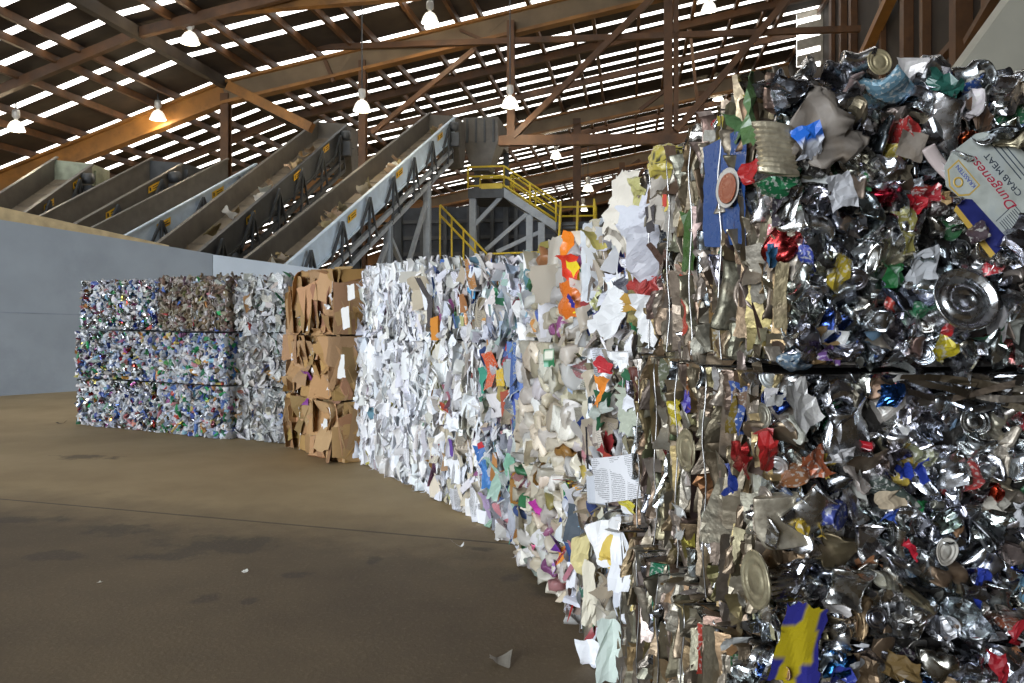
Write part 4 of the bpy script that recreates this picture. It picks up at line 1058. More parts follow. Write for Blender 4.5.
# roof decking with a slot for each skylight strip
deck = MB(); PER, SLOT = 1.55, .36
us = [U0, UK, U1]
def roof_slab(mb, v0, v1, dz0, dz1, ua=U0, ub=U1):
    pts = [ua] + [x for x in (UK,) if ua < x < ub] + [ub]
    for a, c in zip(pts[:-1], pts[1:]):
        mb.hexa([uv(a, v0, roof_z(a) + dz0), uv(c, v0, roof_z(c) + dz0), uv(c, v1, roof_z(c) + dz0), uv(a, v1, roof_z(a) + dz0),
                 uv(a, v0, roof_z(a) + dz1), uv(c, v0, roof_z(c) + dz1), uv(c, v1, roof_z(c) + dz1), uv(a, v1, roof_z(a) + dz1)])
strips = []; v = 14.0
roof_slab(deck, V0, v, 0, .12)
skip = 0
while v < V1 - PER:
    near_beam = min(abs(v + .75 - bv) for bv in (34, 52, 70, 88)) < .75
    if near_beam: roof_slab(deck, v, v + PER, 0, .12)
    else:
        roof_slab(deck, v + SLOT, v + PER, 0, .12); strips.append(v)
    v += PER
roof_slab(deck, v, V1, 0, .12)
struct('ceiling', deck, decking)
for i, v in enumerate(strips):
    m = MB(); roof_slab(m, v - .01, v + SLOT + .01, -.012, .012)
    struct('window_%d' % (i + 1), m, sky_m)

# purlins under the deck, running deep
k = 0; u = U0 + 1.0
while u < U1:
    m = MB()
    m.bar(uv(u, V0 + 1, roof_z(u) - .17), uv(u, V1 - .2, roof_z(u) - .16), .16, .28)
    struct('purlin', m, rust); u += (1.0, 2.1, 1.6)[k % 3]; k += 1
m = MB(); m.bar(uv(UK, 8, roof_z(UK) - .4), uv(UK, V1 - .3, roof_z(UK) - .4), .3, .45); struct('ridge_beam', m, decking)
# rafters
for v, big in ((22, 0), (27.5, 0), (34, 1), (40.5, 0), (46, 0), (52, 1), (58, 0), (64, 0), (70, 1), (76, 0), (82, 0), (88, 1), (94, 0)):
    m = MB(); w = MB()
    for a, c in ((U0 + .3, UK), (UK, U1 - .2)):
        if big:
            p, q = uv(a, v, roof_z(a) - .85), uv(c, v, roof_z(c) - .85)
            m.bar(p + Vector((0, 0, .46)), q + Vector((0, 0, .46)), .5, .12); m.bar(p - Vector((0, 0, .46)), q - Vector((0, 0, .46)), .5, .14)
            (m if a < UK else w).bar(p, q, .1, .8)
        else:
            m.bar(uv(a, v, roof_z(a) - .42), uv(c, v, roof_z(c) - .42), .25, .36)
    o = struct('roof_beam', m, orange if big else rust)
    if big:
        wo = w.build('beam_web', tanweb, parent=o)
# level struts, columns and braces
def strut(p, q, w, h, m, name='strut'):
    b_ = MB(); b_.bar(p, q, w, h); return struct(name, b_, m)
strut(at_v(60, 21, 28), at_v(420, -8, 28), .35, .5, orange)
strut(at_v(190, 52, 33.6), at_v(860, 29, 33.6), .2, .24, rust)
strut(at_v(499, 141, 33.4), at_v(760, 138, 33.4), .3, .42, rust)
def column(px, v, w=.32, name='column', m=rust, foot=None):
    p = at_v(px, 250, v); u_, v_ = wuv(p); b_ = MB()
    b_.ibeam(uv(u_, v_, 0 if foot is None else at_v(px, foot, v).z), uv(u_, v_, roof_z(u_) - .9), w, w, .05); struct(name, b_, m)
for px, v, w, ft in ((226, 34.0, .38, None), (363, 34.0, .32, None), (511, 33.6, .32, 139), (668, 33.6, .34, 138), (676, 33.6, .2, 138), (577, 52, .5, None), (700, 52, .5, None), (622, 70, .5, None)):
    column(px, v, w, foot=ft)
for (ax, ay, bx, by, v, w, mm) in ((229, 86, 312, 128, 33.8, .42, orange), (513, 137, 652, -2, 33.3, .24, rust), (372, 133, 474, 50, 33.3, .2, rust), (676, 131, 790, -4, 33.3, .26, rust),
                                   (193, 110, 225, 88, 34.3, .12, rust), (140, 72, 196, 112, 34.3, .12, rust), (487, 34, 510, 15, 34, .12, tanweb), (460, 30, 492, 44, 33.9, .12, rust), (336, 76, 350, 56, 34, .12, tanweb), (325, 60, 334, 82, 33.9, .16, rust), (430, 86, 470, 52, 34.2, .12, rust),
                                   (540, 62, 560, 30, 41, .2, tanweb), (555, 120, 577, 100, 52, .2, tanweb), (640, 110, 668, 88, 34.5, .16, rust), (590, 195, 640, 160, 70, .3, rust), (620, 190, 668, 150, 70, .3, rust), (690, 30, 700, 130, 40, .14, rust)):
    strut(at_v(ax, ay, v), at_v(bx, by, v), w, w, mm, 'diagonal_brace')
# walls
def uvwall(name, pts, z0, z1, th, mat_):
    m = MB()
    for (a, c) in zip(pts[:-1], pts[1:]):
        d = Vector((c[0] - a[0], c[1] - a[1])).normalized(); n_ = Vector((-d.y, d.x)) * th
        za, zc = (z1(a), z1(c)) if callable(z1) else (z1, z1)
        c4 = [(a[0], a[1]), (c[0], c[1]), (c[0] + n_.x, c[1] + n_.y), (a[0] + n_.x, a[1] + n_.y)]
        zz = [za, zc, zc, za]
        m.hexa([uv(x, y, z0) for x, y in c4] + [uv(x, y, z) for (x, y), z in zip(c4, zz)])
    return struct(name, m, mat_)
uvwall('wall_back', [(U0, V1), (UK, V1), (U1, V1)], 0, lambda a: roof_z(a[0]), .3, wallbrown)
m = MB(); m.uvbox(U1, U1 + .3, V0, 15, 0, roof_z(U1) + .1); m.uvbox(U1, U1 + .3, 31, V1, 0, roof_z(U1) + .1); m.uvbox(U1, U1 + .3, 15, 31, 4.8, roof_z(U1) + .1)
struct('wall_right', m, wallbrown)
uvwall('wall_left', [(U0, V0), (U0, V1)], 0, roof_z(U0), .3, wallbrown)
# rear wall behind the camera with a wide open doorway
DU0, DU1, DZ = -27.0, -5.0, 7.5
m = MB(); m.uvbox(U0, DU0, V0 - .3, V0, 0, 9); m.uvbox(DU1, U1, V0 - .3, V0, 0, 19); m.uvbox(DU0, DU1, V0 - .3, V0, DZ, 14.5)
struct('wall_rear', m, wallbrown)
# posts, rails and braces on the right wall
def rwall(px, z0, z1, w, mm, t=.25, name='column'):
    X = (px - CX) / F; Y = (U1 - .2) / (X * CS - SN); p = Vector((X * Y, Y, 0)); u_, v_ = wuv(p)
    b_ = MB(); b_.uvbox(U1 - t, U1 - .02, v_ - w / 2, v_ + w / 2, z0, z1); struct(name, b_, mm); return v_
for px, w, t in ((842, .4, .3), (852, .4, .3), (880, .3, .2), (830, .5, .2)):
    rwall(px, 0, roof_z(U1) - .3, w, rust, t)
for px, w, t in ((963, .5, .5), (924, .28, .3), (906, .45, .35), (985, .3, .25), (1012, .3, .25)):
    rwall(px, 4.8, roof_z(U1) - .3, w, rust, t)
def rpt(px, py, u=U1 - .35):
    X = (px - CX) / F; Y = u / (X * CS - SN); return Vector((X * Y, Y, EYE + (HY - py) / F * Y))
strut(rpt(862, 60), rpt(895, -12), .4, .3, orange, 'diagonal_brace'); strut(rpt(935, 65), rpt(957, 40), .25, .2, rust, 'diagonal_brace'); strut(rpt(968, 42), rpt(1010, -30), .25, .2, rust, 'diagonal_brace')
# louvred window band at the far end of the right wall
a_, c_ = at_v(797, 60, 44), at_v(821, 60, 44); ua, va = wuv(a_); uc, vc = wuv(c_)
n_ = len(strips) + 1
pale = simple('pale_louvre', (.28, .26, .22), .6)
zA, zB = at_v(805, 66, 44).z, at_v(805, -12, 44).z
m = MB(); m.uvbox(ua, uc, 44.1, 44.14, zA, zB); wf = struct('window_%d' % n_, m, sky_m)
m = MB(); hh = (zB - zA) / 5
for j in range(5): m.hexa([uv(ua, 43.9, zA + j * hh), uv(uc, 43.9, zA + j * hh + .25), uv(uc, 44.05, zA + j * hh + .25), uv(ua, 44.05, zA + j * hh), uv(ua, 43.9, zA + (j + .62) * hh), uv(uc, 43.9, zA + (j + .62) * hh + .25), uv(uc, 44.05, zA + (j + .62) * hh + .25), uv(ua, 44.05, zA + (j + .62) * hh)])
m.uvbox(uc - .03, uc + .1, 43.85, 44.2, zA, zB)
sl = m.build('window_slat', pale, parent=wf)
# beige sloping partition at the right
m = MB(); Yp = 9.5
pA, pC = at_y(950, 81, Yp), at_y(1130, -166, Yp)
pl = [(pA.x, Yp, 0), (pC.x, Yp, 0), (pC.x, Yp, pC.z), (pA.x, Yp, pA.z)]
m.hexa([pl[0], pl[1], (pl[1][0], pl[1][1] + .3, 0), (pl[0][0], pl[0][1] + .3, 0), pl[3], pl[2], (pl[2][0], pl[2][1] + .3, pl[2][2]), (pl[3][0], pl[3][1] + .3, pl[3][2])])
struct('partition', m, beige)

# push wall on the left with its timber cap, and the length turned more to the light, painted paler for it
def pwall(name, pts, mat_, th=.3):
    m = MB()
    for (x0, y0, t0), (x1, y1, t1) in zip(pts[:-1], pts[1:]):
        d = Vector((x1 - x0, y1 - y0)).normalized(); n_ = Vector((-d.y, d.x)) * th
        m.hexa([(x0, y0, 0), (x1, y1, 0), (x1 + n_.x, y1 + n_.y, 0), (x0 + n_.x, y0 + n_.y, 0), (x0, y0, t0), (x1, y1, t1), (x1 + n_.x, y1 + n_.y, t1), (x0 + n_.x, y0 + n_.y, t0)])
    return struct(name, m, mat_)
def zt(py, Y): return EYE + (HY - py) / F * Y
W0 = (-13.9, 15.4); W1 = (-10.7, 16.7); W2 = (-7.56, 20.2)
YM = 19.33; XM = (169 - CX) / F * YM
pwall('wall_push', [(W0[0], W0[1], zt(205, W0[1])), (W1[0], W1[1], zt(219.5, W1[1])), (XM, YM, zt(246.5, YM)), (W2[0], W2[1], zt(254, W2[1]))], wallblue)
YR = 20.6
pwall('wall_push_end', [(W2[0] + .01, W2[1], zt(254.5, W2[1])), ((345 - CX) / F * YR, YR, zt(272.5, YR)), (-1.2, 20.9, zt(290, 20.9))], wall_lit)
m = MB()
n1 = Vector((-.62, .78, 0))
for (p0, t0, h0), (p1, t1, h1) in ((((W0[0], W0[1]), zt(205, W0[1]), .36), ((W1[0], W1[1]), zt(219.5, W1[1]), .27)), (((W1[0], W1[1]), zt(219.5, W1[1]), .27), ((XM, YM), zt(246.5, YM), .03))):
    a, c = Vector((*p0, t0)), Vector((*p1, t1))
    m.hexa([a, c, c + n1 * .3, a + n1 * .3, a + Vector((0, 0, h0)), c + Vector((0, 0, h1)), c + n1 * .3 + Vector((0, 0, h1)), a + n1 * .3 + Vector((0, 0, h0))])
struct('trim_1', m, timber)
# horizontal seam strips on the push wall
m = MB()
for f in (.42,):
    a, c = Vector((*W0, 2.0)), Vector((*W1, 1.75)); e = Vector((*W2, 1.6)); nn = Vector((.62, -.78, 0)) * .012
    m.bar(a + nn, c + nn, .02, .02); m.bar(c + nn, e + nn, .02, .02)
struct('trim_2', m, simple('wall_seam', (.2, .22, .25), .6))

# ------------------------------------------------------------------ conveyors
def cpt(px, py):
    hr = (HY - py) / F; Y = 11.57 / (.546 - hr)
    return Vector(((px - CX) / F * Y, Y, EYE + hr * Y))

GC = 'inclined conveyors rising behind the push wall'
def conveyor(p0, p1, W, paint, label, labels=(), legs=(), head='box', back=2.0, truss=True, headpaint=None, width_top=None):
    A, B = cpt(*p0), cpt(*p1); d = (B - A).normalized()
    A = A - d * back
    L = (B - A).length
    sd = Vector((-d.y, d.x, 0)).normalized()                 # towards the far side panel
    Z = Vector((0, 0, 1))
    root = empty('inclined_conveyor', (A.x, A.y, 0), label, 'conveyor', GC)
    def pt(t, dz, off=0.0): return A + d * t + Z * dz + sd * off
    def plate(name, t0, t1, za, zb, off, th, mm, flange=True):
        m = MB(); c = []
        for dz in (za, zb):
            c += [pt(t0, dz, off), pt(t1, dz, off), pt(t1, dz, off + th), pt(t0, dz, off + th)]
        m.hexa(c)
        if flange: m.bar(pt(t0, zb, off), pt(t1, zb, off), .14, .06); m.bar(pt(t0, za, off), pt(t1, za, off), .12, .06)
        return m.build(name, mm, root)
    near = plate('side_panel', 0, L, -.95, 0, 0, .05, paint)
    far = plate('side_panel', 0, L + .2, -.95, .25, W, .05, cgrey)
    m = MB(); m.hexa([pt(0, -.66, .06), pt(L, -.66, .06), pt(L, -.66, W), pt(0, -.66, W), pt(0, -.6, .06), pt(L, -.6, .06), pt(L, -.6, W), pt(0, -.6, W)])
    n_ = int(L / 1.2)
    for k in range(n_): m.bar(pt((k + .5) * L / n_, -.585, .1), pt((k + .5) * L / n_, -.585, W - .05), .05, .04)
    m.build('belt', beltm, root)
    m = MB(); m.hexa([pt(0, -1.15, .1), pt(L, -1.15, .1), pt(L, -1.15, W), pt(0, -1.15, W), pt(0, -1.05, .1), pt(L, -1.05, .1), pt(L, -1.05, W), pt(0, -1.05, W)])
    m.build('return_belt', darkst, root)
    if truss:
        fm = frame_m if paint is cblue else darkst
        for dz in (-1.45, -1.95):
            m = MB(); m.bar(pt(0, dz, -.02), pt(L - .6, dz, -.02), .16, .16); m.build('truss_chord', fm, root)
        m = MB(); m.bar(pt(0, -1.9, W), pt(L - .6, -1.9, W), .16, .16); m.build('truss_chord', darkst, root)
        nb = max(3, int(L / 2.3))
        for k in range(nb):
            m = MB(); t = (k + .4) * L / nb
            m.bar(pt(t, -.1, -.16), pt(t + .1, -1.95, -.06), .09, .09)
            m.bar(pt(t, -.1, -.16), pt(min(t + .95, L - .5), -1.95, -.06), .08, .08)
            m.bar(pt(t, -.1, -.16), pt(max(t - .75, .1), -1.1, -.06), .08, .08)
            m.bar(pt(t, -1.95, -.1), pt(t, -1.95, W), .1, .1)
            m.build('truss_brace', darkst, root)
    for t, dz in labels:
        m = MB(); c = [pt(t, dz - .1, -.035), pt(t + .75, dz - .1, -.035), pt(t + .75, dz + .16, -.035), pt(t, dz + .16, -.035)]
        m.add(c, [(0, 1, 2, 3)]); m.add([x - sd * .004 for x in c], [(0, 1, 2, 3)])
        l = m.build('warning_label', labelm, root)
        m = MB()
        for j, (u0, u1) in enumerate(((.3, .7), (.28, .62))):
            z0 = dz - .02 + j * .09
            m.bar(pt(t + u0, z0, -.042), pt(t + u1, z0, -.042), .006, .03)
        m.bar(pt(t + .12, dz - .03, -.042), pt(t + .12, dz + .1, -.042), .006, .09); m.build('label_print', blackm, l)
    for t in legs:
        q = pt(t, -1.95, 0); m = MB(); m.ibeam((q.x, q.y, 0), q, .3, .3, .05); m.build('leg', fm, root)
        q2 = pt(t, -1.95, W); m = MB(); m.ibeam((q2.x, q2.y, 0), q2, .3, .3, .05); m.build('leg', darkst, root)
    for t0, t1 in zip(legs[:-1], legs[1:]):
        a, b_ = pt(t0, -1.95, 0), pt(t1, -1.95, 0)
        for (p, q) in (((a.x, a.y, a.z - .3), (b_.x, b_.y, max(.4, a.z - 4))), ((a.x, a.y, max(.4, a.z - 4.2)), (b_.x, b_.y, b_.z - .6))):
            m = MB(); m.bar(p, q, .16, .16); m.build('cross_brace', fm, root)
    hp = headpaint or paint
    if head:
        m = MB(); c = []
        e, hh = 1.5, .25
        hx = Vector((d.x, d.y, 0)).normalized()
        E = pt(L, 0, 0)
        for dz in (-1.2, hh * .2):
            base = E + Z * dz
            c += [base, base + hx * e, base + hx * e + sd * W, base + sd * W]
        c[4] = E + Z * .05; c[7] = E + Z * .2 + sd * W
        m.hexa(c); m.bar(E + hx * .4 - sd * .06 + Z * -.2, E + hx * .4 - sd * .06 - Z * 1.0, .16, .5)
        m.build('head_housing', hp, root)
        m = MB(); q = E + hx * (e * .45)
        m.hexa([q - Z * 2.3 + hx * .15, q - Z * 2.3 + hx * .7, q - Z * 2.3 + hx * .7 + sd * W * .6, q - Z * 2.3 + hx * .15 + sd * W * .6,
                q - Z * 1.15 - hx * .2, q - Z * 1.15 + hx * .95, q - Z * 1.15 + hx * .95 + sd * W, q - Z * 1.15 - hx * .2 + sd * W])
        m.build('discharge_chute', hp, root)
        m = MB(); q = pt(L - .9, -.25, -.06)
        m.tube([q, q - sd * .35], .22, 14); m.bar(q - sd * .2 - Z * .3, q - sd * .2 - Z * .95, .45, .3); m.build('drive_motor', darkst, root)
    return root, pt, L, W

c1, pt1, L1, w1 = conveyor((285, 266), (455, 117), 1.35, cblue, 'long conveyor with pale blue grey side panel, the one nearest the yellow platform',
                           ((6.6, -.32), (11.4, -.3), (16.8, -.3)), (6.5, 10.6, 15.4), headpaint=cgrey)
c2, pt2, L2, w2 = conveyor((198, 253), (347, 125), 1.45, darkst, 'conveyor with dark side panel whose hopper end stands under the bare bright lamp', ((5.5, -.35), (10.0, -.3), (13.5, -.25)), (8.0, 12.0), headpaint=cgrey)
c3, pt3, L3, w3 = conveyor((132, 232), (256, 164), 1.5, cblue, 'conveyor with blue side panel half hidden by the dark conveyor in front of it', ((3.2, -.35), (6.4, -.3)), (5.0,), head=None)
c4, pt4, L4, w4 = conveyor((79, 222), (182, 164), 1.5, cgrey, 'shorter grey conveyor ending in a dark box, second from the far grey wall end', ((3.4, -.35), (6.0, -.3)), (5.0,), headpaint=darkst)
c5, pt5, L5, w5 = conveyor((26, 212), (92, 165), 1.5, cgrey, 'dim grey conveyor with a pale green end box, farthest from the yellow platform', ((3.2, -.35), (5.5, -.3)), (5.0,), headpaint=simple('pale_green_paint', (.30, .33, .24), .5))

# scrap riding on the belts
def scrap(pt, t, off, w, h, label, group, col, mat='board'):
    p = thick(sheet(w, h, 6, 6, .16 * w + .03, .4, kind='cardboard_scrap', rag=.2), .008); p.mat = mat; p.col = pick(col)
    p.V = p.V @ rr(.9).T
    me, o0 = pieces_mesh('cardboard_scrap', [p], 'c')
    o = bpy.data.objects.new('cardboard_scrap', me); COL.objects.link(o)
    q = pt(t, -.56, off); zmin = min(v.co.z for v in me.vertices)
    dd = (pt(1, 0) - pt(0, 0)).normalized(); nb_ = Vector((-dd.x * dd.z, -dd.y * dd.z, dd.x ** 2 + dd.y ** 2)).normalized()
    lo_ = min(v.co.dot(nb_) for v in me.vertices); o.location = q + nb_ * (.03 - lo_); props(o, label, 'scrap', group)
RNG = np.random.default_rng(77)
SB = [(.42, .30, .17), (.5, .42, .3), (.34, .24, .13), (.6, .56, .48), (.25, .18, .1)]
for t in (2.6, 2.9, 3.3, 6.4, 6.7, 7.2, 7.7, 9.9, 10.3, 12.4, 12.8, 13.3, 13.7, 18.3, 18.8, 19.2):
    for k in range(2):
        scrap(pt1, t + RNG.uniform(-.2, .2), RNG.uniform(.5, .8), RNG.uniform(.3, .5), RNG.uniform(.3, .55), 'crumpled cardboard scrap riding up the conveyor with the pale blue panel', 'scraps on the pale blue conveyor', SB)
for t in (2.5, 3.0, 4.6, 6.2, 6.6, 8.2, 9.0, 9.4, 11.6, 12.0, 12.4, 13.6, 14.2):
    scrap(pt2, t, RNG.uniform(.5, .85), RNG.uniform(.3, .5), RNG.uniform(.3, .5), 'crumpled cardboard scrap riding up the conveyor with the dark panel', 'scraps on the dark conveyor', SB)

# ------------------------------------------------------------------ platform, walkway and stairs
VP_ = 40.5
def pp(px, py, v=VP_): return at_v(px, py, v)
zd = pp(486, 188).z
plat = empty('steel_platform', (pp(486, 188).x, pp(486, 188).y, 0), 'grey steel platform with yellow railings behind the conveyor head and white shreds', 'platform')
m = MB(); a = pp(468, 190); c = pp(504, 190); ua, _ = wuv(a); uc, _ = wuv(c)
m.uvbox(ua, uc, VP_, VP_ + 3.5, zd - .5, zd); m.build('deck', darkst, plat)
m = MB(); m.uvbox(ua + .7, uc - .1, VP_ - .06, VP_, zd - .05, zd + .22); m.build('toe_board', yellow, plat)
zl = pp(560, 222).z; ul, ur = wuv(pp(556, 222))[0], wuv(pp(594, 222))[0]
m = MB()
m.hexa([uv(uc, VP_, zd - .5), uv(ul, VP_, zl - .45), uv(ul, VP_ + 2.5, zl - .45), uv(uc, VP_ + 2.5, zd - .5), uv(uc, VP_, zd), uv(ul, VP_, zl), uv(ul, VP_ + 2.5, zl), uv(uc, VP_ + 2.5, zd)])
m.build('sloped_walkway', frame_m, plat)
m = MB(); m.uvbox(ul, ur, VP_, VP_ + 2.5, zl - .35, zl); m.build('landing', darkst, plat)
def railing(pts, h=1.1, r=.055, gate=False):
    m = MB()
    for dz in (h, h * .55, .12):
        m.tube([p + Vector((0, 0, dz)) for p in pts], r, 6)
    for a, c in zip(pts[:-1], pts[1:]):
        n = max(1, round((c - a).length / 1.3))
        for k in range(n + 1):
            q = a.lerp(c, k / n); m.tube([q, q + Vector((0, 0, h))], r, 6)
    return m.build('railing', yellow, plat)
railing([uv(ua, VP_, zd), uv(uc, VP_, zd), uv(ul, VP_, zl)])
railing([uv(ua, VP_ + 3.4, zd), uv(uc, VP_ + 3.4, zd)]); railing([uv(uc, VP_ + 2.5, zd), uv(ul, VP_ + 2.5, zl)])
railing([uv(ur, VP_, zl), uv(ur, VP_ + 2.5, zl), uv(ul, VP_ + 2.5, zl)])
for px in (472, 529, 541, 590):
    p = pp(px, 230); u_, v_ = wuv(p); zt_ = zd - .5 if px < 504 else zl - .4 + (zd - zl) * max(0, (ul - u_) / (ul - uc)) - .1
    m = MB(); m.ibeam(uv(u_, VP_ + .3, 0), uv(u_, VP_ + .3, zt_), .34, .34, .05); m.build('post', frame_m, plat)
for (ax, ay, bx, by) in ((474, 226, 502, 196), (486, 250, 527, 214), (497, 252, 540, 232)):
    m = MB(); m.bar(pp(ax, ay, VP_ + .3), pp(bx, by, VP_ + .3), .2, .2); m.build('brace', frame_m, plat)

st = empty('metal_staircase', (pp(562, 250).x, pp(562, 250).y, 0), 'steep yellow railed staircase coming down from the landing toward the bales', 'staircase')
u0, u1 = wuv(pp(561, 222))[0], wuv(pp(578, 222))[0]
vb = VP_ - 3.6
for u_ in (u0, u1):
    m = MB(); m.bar(uv(u_, VP_ - .2, zl - .1), uv(u_, vb, 0.05), .08, .3); m.build('stringer', frame_m, st)
    m = MB()
    for dz in (1.0, .55): m.tube([uv(u_, VP_ - .2, zl + dz), uv(u_, vb, dz)], .055, 6)
    for k in range(5):
        f = k / 4; m.tube([uv(u_, VP_ - .2 + (vb - VP_ + .2) * f, zl * (1 - f)), uv(u_, VP_ - .2 + (vb - VP_ + .2) * f, zl * (1 - f) + 1.0)], .055, 6)
    m.build('handrail', yellow, st)
for k in range(16):
    f = (k + .5) / 16; m = MB(); m.uvbox(u0 + .05, u1 - .05, VP_ - .3 + (vb - VP_ + .3) * f - .14, VP_ - .3 + (vb - VP_ + .3) * f + .14, zl * (1 - f) - .03, zl * (1 - f) + .02); m.build('tread', darkst, st)

# lower yellow rail run and machine bodies under the platform
lr = empty('guard_rail', (pp(500, 252).x, pp(500, 252).y, 0), 'low yellow guard rail sloping down under the steel platform', 'railing')
g0, g1, g2 = pp(440, 205, 38.6), pp(487, 254, 38.6), pp(545, 252, 38.6)
for name_, pts in (('upper_rail', [g0, g1, g2]), ('lower_rail', [g0 - Vector((0, 0, .5)), g1 - Vector((0, 0, .5)), g2 - Vector((0, 0, .5))])):
    m = MB(); m.tube(pts, .06, 6); m.build(name_, yellow, lr)
for k in range(8):
    q = g0.lerp(g1, k / 4) if k < 5 else g1.lerp(g2, (k - 4) / 3)
    m = MB(); m.tube([(q.x, q.y, 0), q], .05, 6); m.build('rail_post', yellow, lr)
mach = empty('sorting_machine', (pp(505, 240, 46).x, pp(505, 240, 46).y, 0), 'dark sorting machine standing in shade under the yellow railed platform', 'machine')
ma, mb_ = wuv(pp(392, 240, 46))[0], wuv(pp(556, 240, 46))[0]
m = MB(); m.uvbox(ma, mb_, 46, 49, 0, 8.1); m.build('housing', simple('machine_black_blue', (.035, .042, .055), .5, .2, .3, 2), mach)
for k in range(8):
    m = MB(); m.uvbox(ma, mb_, 45.7, 46, .5 + k * .95, .7 + k * .95); m.build('frame_rail', darkst, mach)
for k in range(7):
    u_ = ma + (mb_ - ma) * (k + .3) / 7; m = MB(); m.uvbox(u_, u_ + .2, 45.6, 45.7, 0, 8.1); m.build('frame_post', darkst, mach)
# stack of boxes at the head of the nearest conveyor
hd = empty('transfer_hopper', (pp(486, 150, 41).x, pp(486, 150, 41).y, 0), 'dark grey transfer hopper on tall posts at the top of the pale blue conveyor', 'hopper')
hu0, hu1 = wuv(pp(463, 150, 41))[0], wuv(pp(498, 150, 41))[0]; ztop, zbot = pp(486, 117, 41).z, pp(486, 150, 41).z
m = MB(); m.uvbox(hu0, hu1, 41, 44.6, zbot + .5, ztop); m.build('hopper_body', cgrey, hd)
m = MB(); c0, c1_ = (hu0 + hu1) / 2 - .5, (hu0 + hu1) / 2 + .4
m.hexa([uv(c0, 41.3, zbot - 1), uv(c1_, 41.3, zbot - 1), uv(c1_, 42.6, zbot - 1), uv(c0, 42.6, zbot - 1), uv(hu0, 41, zbot + .5), uv(hu1, 41, zbot + .5), uv(hu1, 43, zbot + .5), uv(hu0, 43, zbot + .5)]); m.build('hopper_cone', cgrey, hd)
for k in range(4):
    uu = hu0 + (hu1 - hu0) * (k + .5) / 4; m = MB(); m.uvbox(uu - .05, uu + .05, 40.9, 41, zbot + .4, ztop - .1); m.build('rib', darkst, hd)
for uu in (hu0 + .1, hu1 - .1):
    m = MB(); m.ibeam(uv(uu, 44.4, 0), uv(uu, 44.4, zbot + .5), .3, .3, .05); m.build('post', darkst, hd)

# ------------------------------------------------------------------ hanging lamps
lampg = emit('lamp_glow', (1.0, .96, .86), 14)
shade = simple('lamp_prismatic_shade', (.75, .74, .7), .35, 0, .05, 5)
sb = shade.node_tree.nodes['Principled BSDF']; sb.inputs['Emission Color'].default_value = (1, .95, .82, 1); sb.inputs['Emission Strength'].default_value = .9
ball = simple('lamp_ballast', (.5, .49, .46), .4, .3, .05, 5)
LAMPS = ((190, 40, 'hanging lamp with double bulb near the top, beside the wide roof beam'), (158, 117, 'small hanging lamp close under the broad orange rafter'), (430, 20, 'hanging lamp high up over the two longest conveyors'),
         (16, 128, 'dim hanging lamp at the far end over the grey push wall'), (38, 178, 'glaring hanging lamp just above the farthest grey conveyor'), (362, 108, 'starry bright lamp above the hopper end of the dark conveyor'),
         (510, 104, 'hanging lamp right of the nearest conveyor head, above the level girder'), (556, 156, 'wide bright hanging lamp over the yellow railed platform'), (588, 189, 'bright hanging lamp just over the yellow staircase'),
         (709, 8, 'hanging lamp at the top edge above the tin can stack'), (718, 98, 'hanging lamp beside the yellow scrap at the tin stack corner'), (583, 209, 'lowest small hanging lamp, seen behind the yellow staircase'))
for px, py, lab in LAMPS:
    dr = at_y(px, py, 1.0); best = None
    lo, hi_ = 8.0, 95.0
    want = 1.05
    for k in range(60):
        Y = (lo + hi_) / 2; p = at_y(px, py, Y); u_, v_ = wuv(p)
        if roof_z(u_) - p.z > want: lo = Y
        else: hi_ = Y
    Y = lo
    if py > 150 and px > 300: Y = min(Y, 58 if py < 200 else 66)
    if px == 362: Y = 31.5
    if px == 510: Y = 32.0
    p = at_y(px, py, Y); u_, v_ = wuv(p); top = roof_z(u_) - .02
    s_ = 1.15 if (py < 150) else 1.35
    root = empty('pendant_lamp', p, lab, 'lamp', 'high bay lamps under the roof')
    m = MB(); m.tube([p + Vector((0, 0, .62 * s_)), Vector((p.x, p.y, top))], .03, 6); m.build('hanger', darkst, root)
    m = MB(); m.lathe(p, [(0, .66 * s_), (.11 * s_, .64 * s_), (.13 * s_, .56 * s_), (.13 * s_, .40 * s_), (.07 * s_, .34 * s_), (.06 * s_, .26 * s_), (0, .26 * s_)], 16); m.build('ballast', ball, root)
    m = MB(); m.lathe(p, [(.07 * s_, .27 * s_), (.16 * s_, .22 * s_), (.24 * s_, .10 * s_), (.30 * s_, -.08 * s_), (.31 * s_, -.10 * s_), (.29 * s_, -.09 * s_), (.23 * s_, .09 * s_), (.15 * s_, .20 * s_), (.07 * s_, .25 * s_)], 22); m.build('reflector', shade, root)
    m = MB(); m.lathe(p, [(0, .16 * s_), (.06 * s_, .15 * s_), (.11 * s_, .06 * s_), (.13 * s_, -.06 * s_), (.09 * s_, -.12 * s_), (0, -.14 * s_)], 14); m.build('bulb', lampg, root)
    ld = bpy.data.lights.new('lamp_light', 'POINT'); ld.energy = 200; ld.color = (1, .82, .55); ld.shadow_soft_size = .3
    lo_ = bpy.data.objects.new('lamp_light', ld); COL.objects.link(lo_); lo_.location = (0, 0, -.4); lo_.parent = root

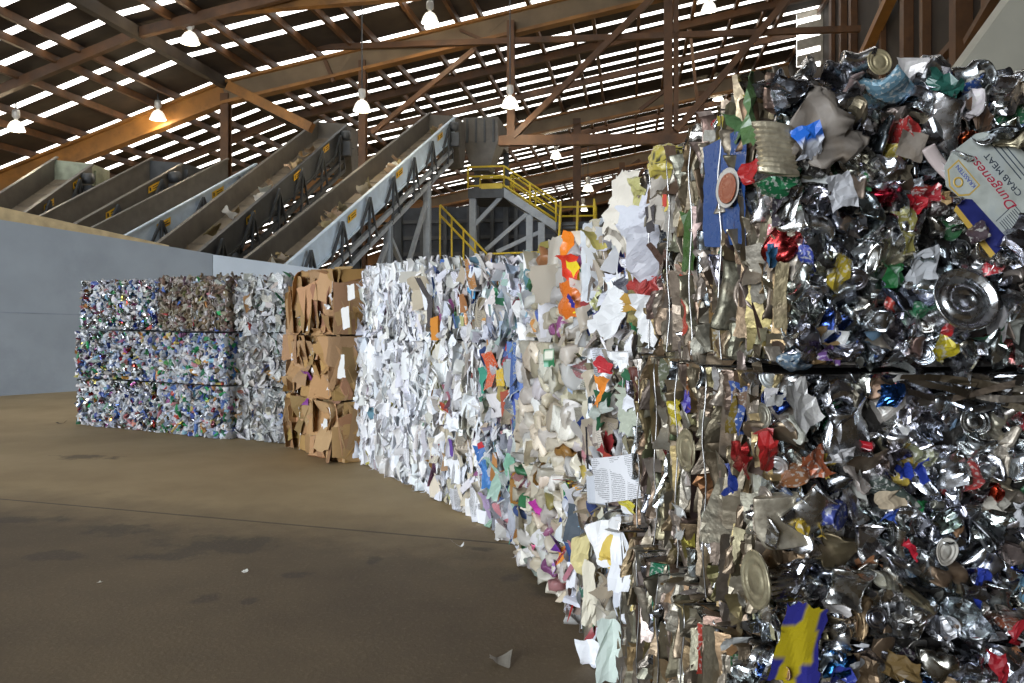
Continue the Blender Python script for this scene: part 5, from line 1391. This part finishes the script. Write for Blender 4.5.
# ------------------------------------------------------------------ scraps on the floor
RNG = np.random.default_rng(9)
for px, py, w, h, c, mt, nm, lab in ((500, 664, .10, .07, (.36, .33, .28), 'film', 'plastic_scrap', 'crumpled clear plastic scrap on the dark floor in front of the tin stack'),
                                     (456, 547, .12, .025, (.75, .74, .7), 'paper', 'paper_scrap', 'thin white paper strip on the floor near the joint line'),
                                     (498, 541, .05, .04, (.7, .68, .64), 'paper', 'paper_scrap', 'white paper scrap by the foot of the green and white film bale'),
                                     (245, 573, .03, .025, (.7, .68, .62), 'paper', 'paper_scrap', 'tiny white paper crumb alone on the dark floor under the spill'),
                                     (100, 583, .03, .02, (.6, .56, .48), 'paper', 'paper_scrap', 'tiny pale crumb on the dark floor, nearest the lower corner'),
                                     (62, 424, .14, .07, (.04, .03, .025), 'cloth', 'rag', 'small black rag on the floor before the drink can stack')):
    p = sheet(w, h, 8, 8, .22 * min(w, h) + .004, .2, kind=nm); p.mat = mt; p.col = c
    me, o0 = pieces_mesh(nm, [p], 'c'); zmin = min(v.co.z for v in me.vertices)
    o = bpy.data.objects.new(nm, me); COL.objects.link(o); f = on_floor(px, py); o.location = (f.x, f.y, -zmin + .002); o.rotation_euler = (0, 0, RNG.uniform(-.3, .3))
    props(o, lab, 'scrap')

# ------------------------------------------------------------------ light
w = bpy.data.worlds.new('sky'); scene.world = w; w.use_nodes = True
bg = w.node_tree.nodes['Background']; bg.inputs[0].default_value = (.72, .84, 1.0, 1); bg.inputs[1].default_value = 1.0
ld = bpy.data.lights.new('doorway_daylight', 'AREA'); ld.shape = 'RECTANGLE'; ld.size = DU1 - DU0; ld.size_y = DZ
ld.energy = 9500; ld.color = (.88, .94, 1.0)
lo_ = bpy.data.objects.new('doorway_daylight', ld); COL.objects.link(lo_)
lo_.location = uv((DU0 + DU1) / 2, V0 + .05, DZ / 2)
dirv = Vector((SN, CS, 0))
lo_.rotation_euler = dirv.to_track_quat('-Z', 'Z').to_euler()

ld = bpy.data.lights.new('side_doorway_daylight', 'AREA'); ld.shape = 'RECTANGLE'; ld.size = 16; ld.size_y = 4.8
ld.energy = 2800; ld.color = (.84, .92, 1.0)
lo_ = bpy.data.objects.new('side_doorway_daylight', ld); COL.objects.link(lo_)
lo_.location = uv(U1 + .15, 23, 2.4); lo_.rotation_euler = Vector((-CS, SN, 0)).to_track_quat('-Z', 'Z').to_euler()

# ------------------------------------------------------------------ camera
cam = bpy.data.cameras.new('camera'); co = bpy.data.objects.new('camera', cam); COL.objects.link(co)
co.location = (0, 0, EYE); co.rotation_euler = (math.pi / 2, 0, 0)
cam.sensor_width = 36; cam.lens = 36 * F / 1024; cam.shift_y = -24.5 / 1024; cam.clip_end = 300; cam.clip_start = .05
scene.camera = co
scene.view_settings.view_transform = 'Standard'; scene.view_settings.look = 'None'
scene.view_settings.gamma = 1; scene.view_settings.use_curve_mapping = False
scene.view_settings.exposure = 0.0
scene.cycles.use_denoising = True
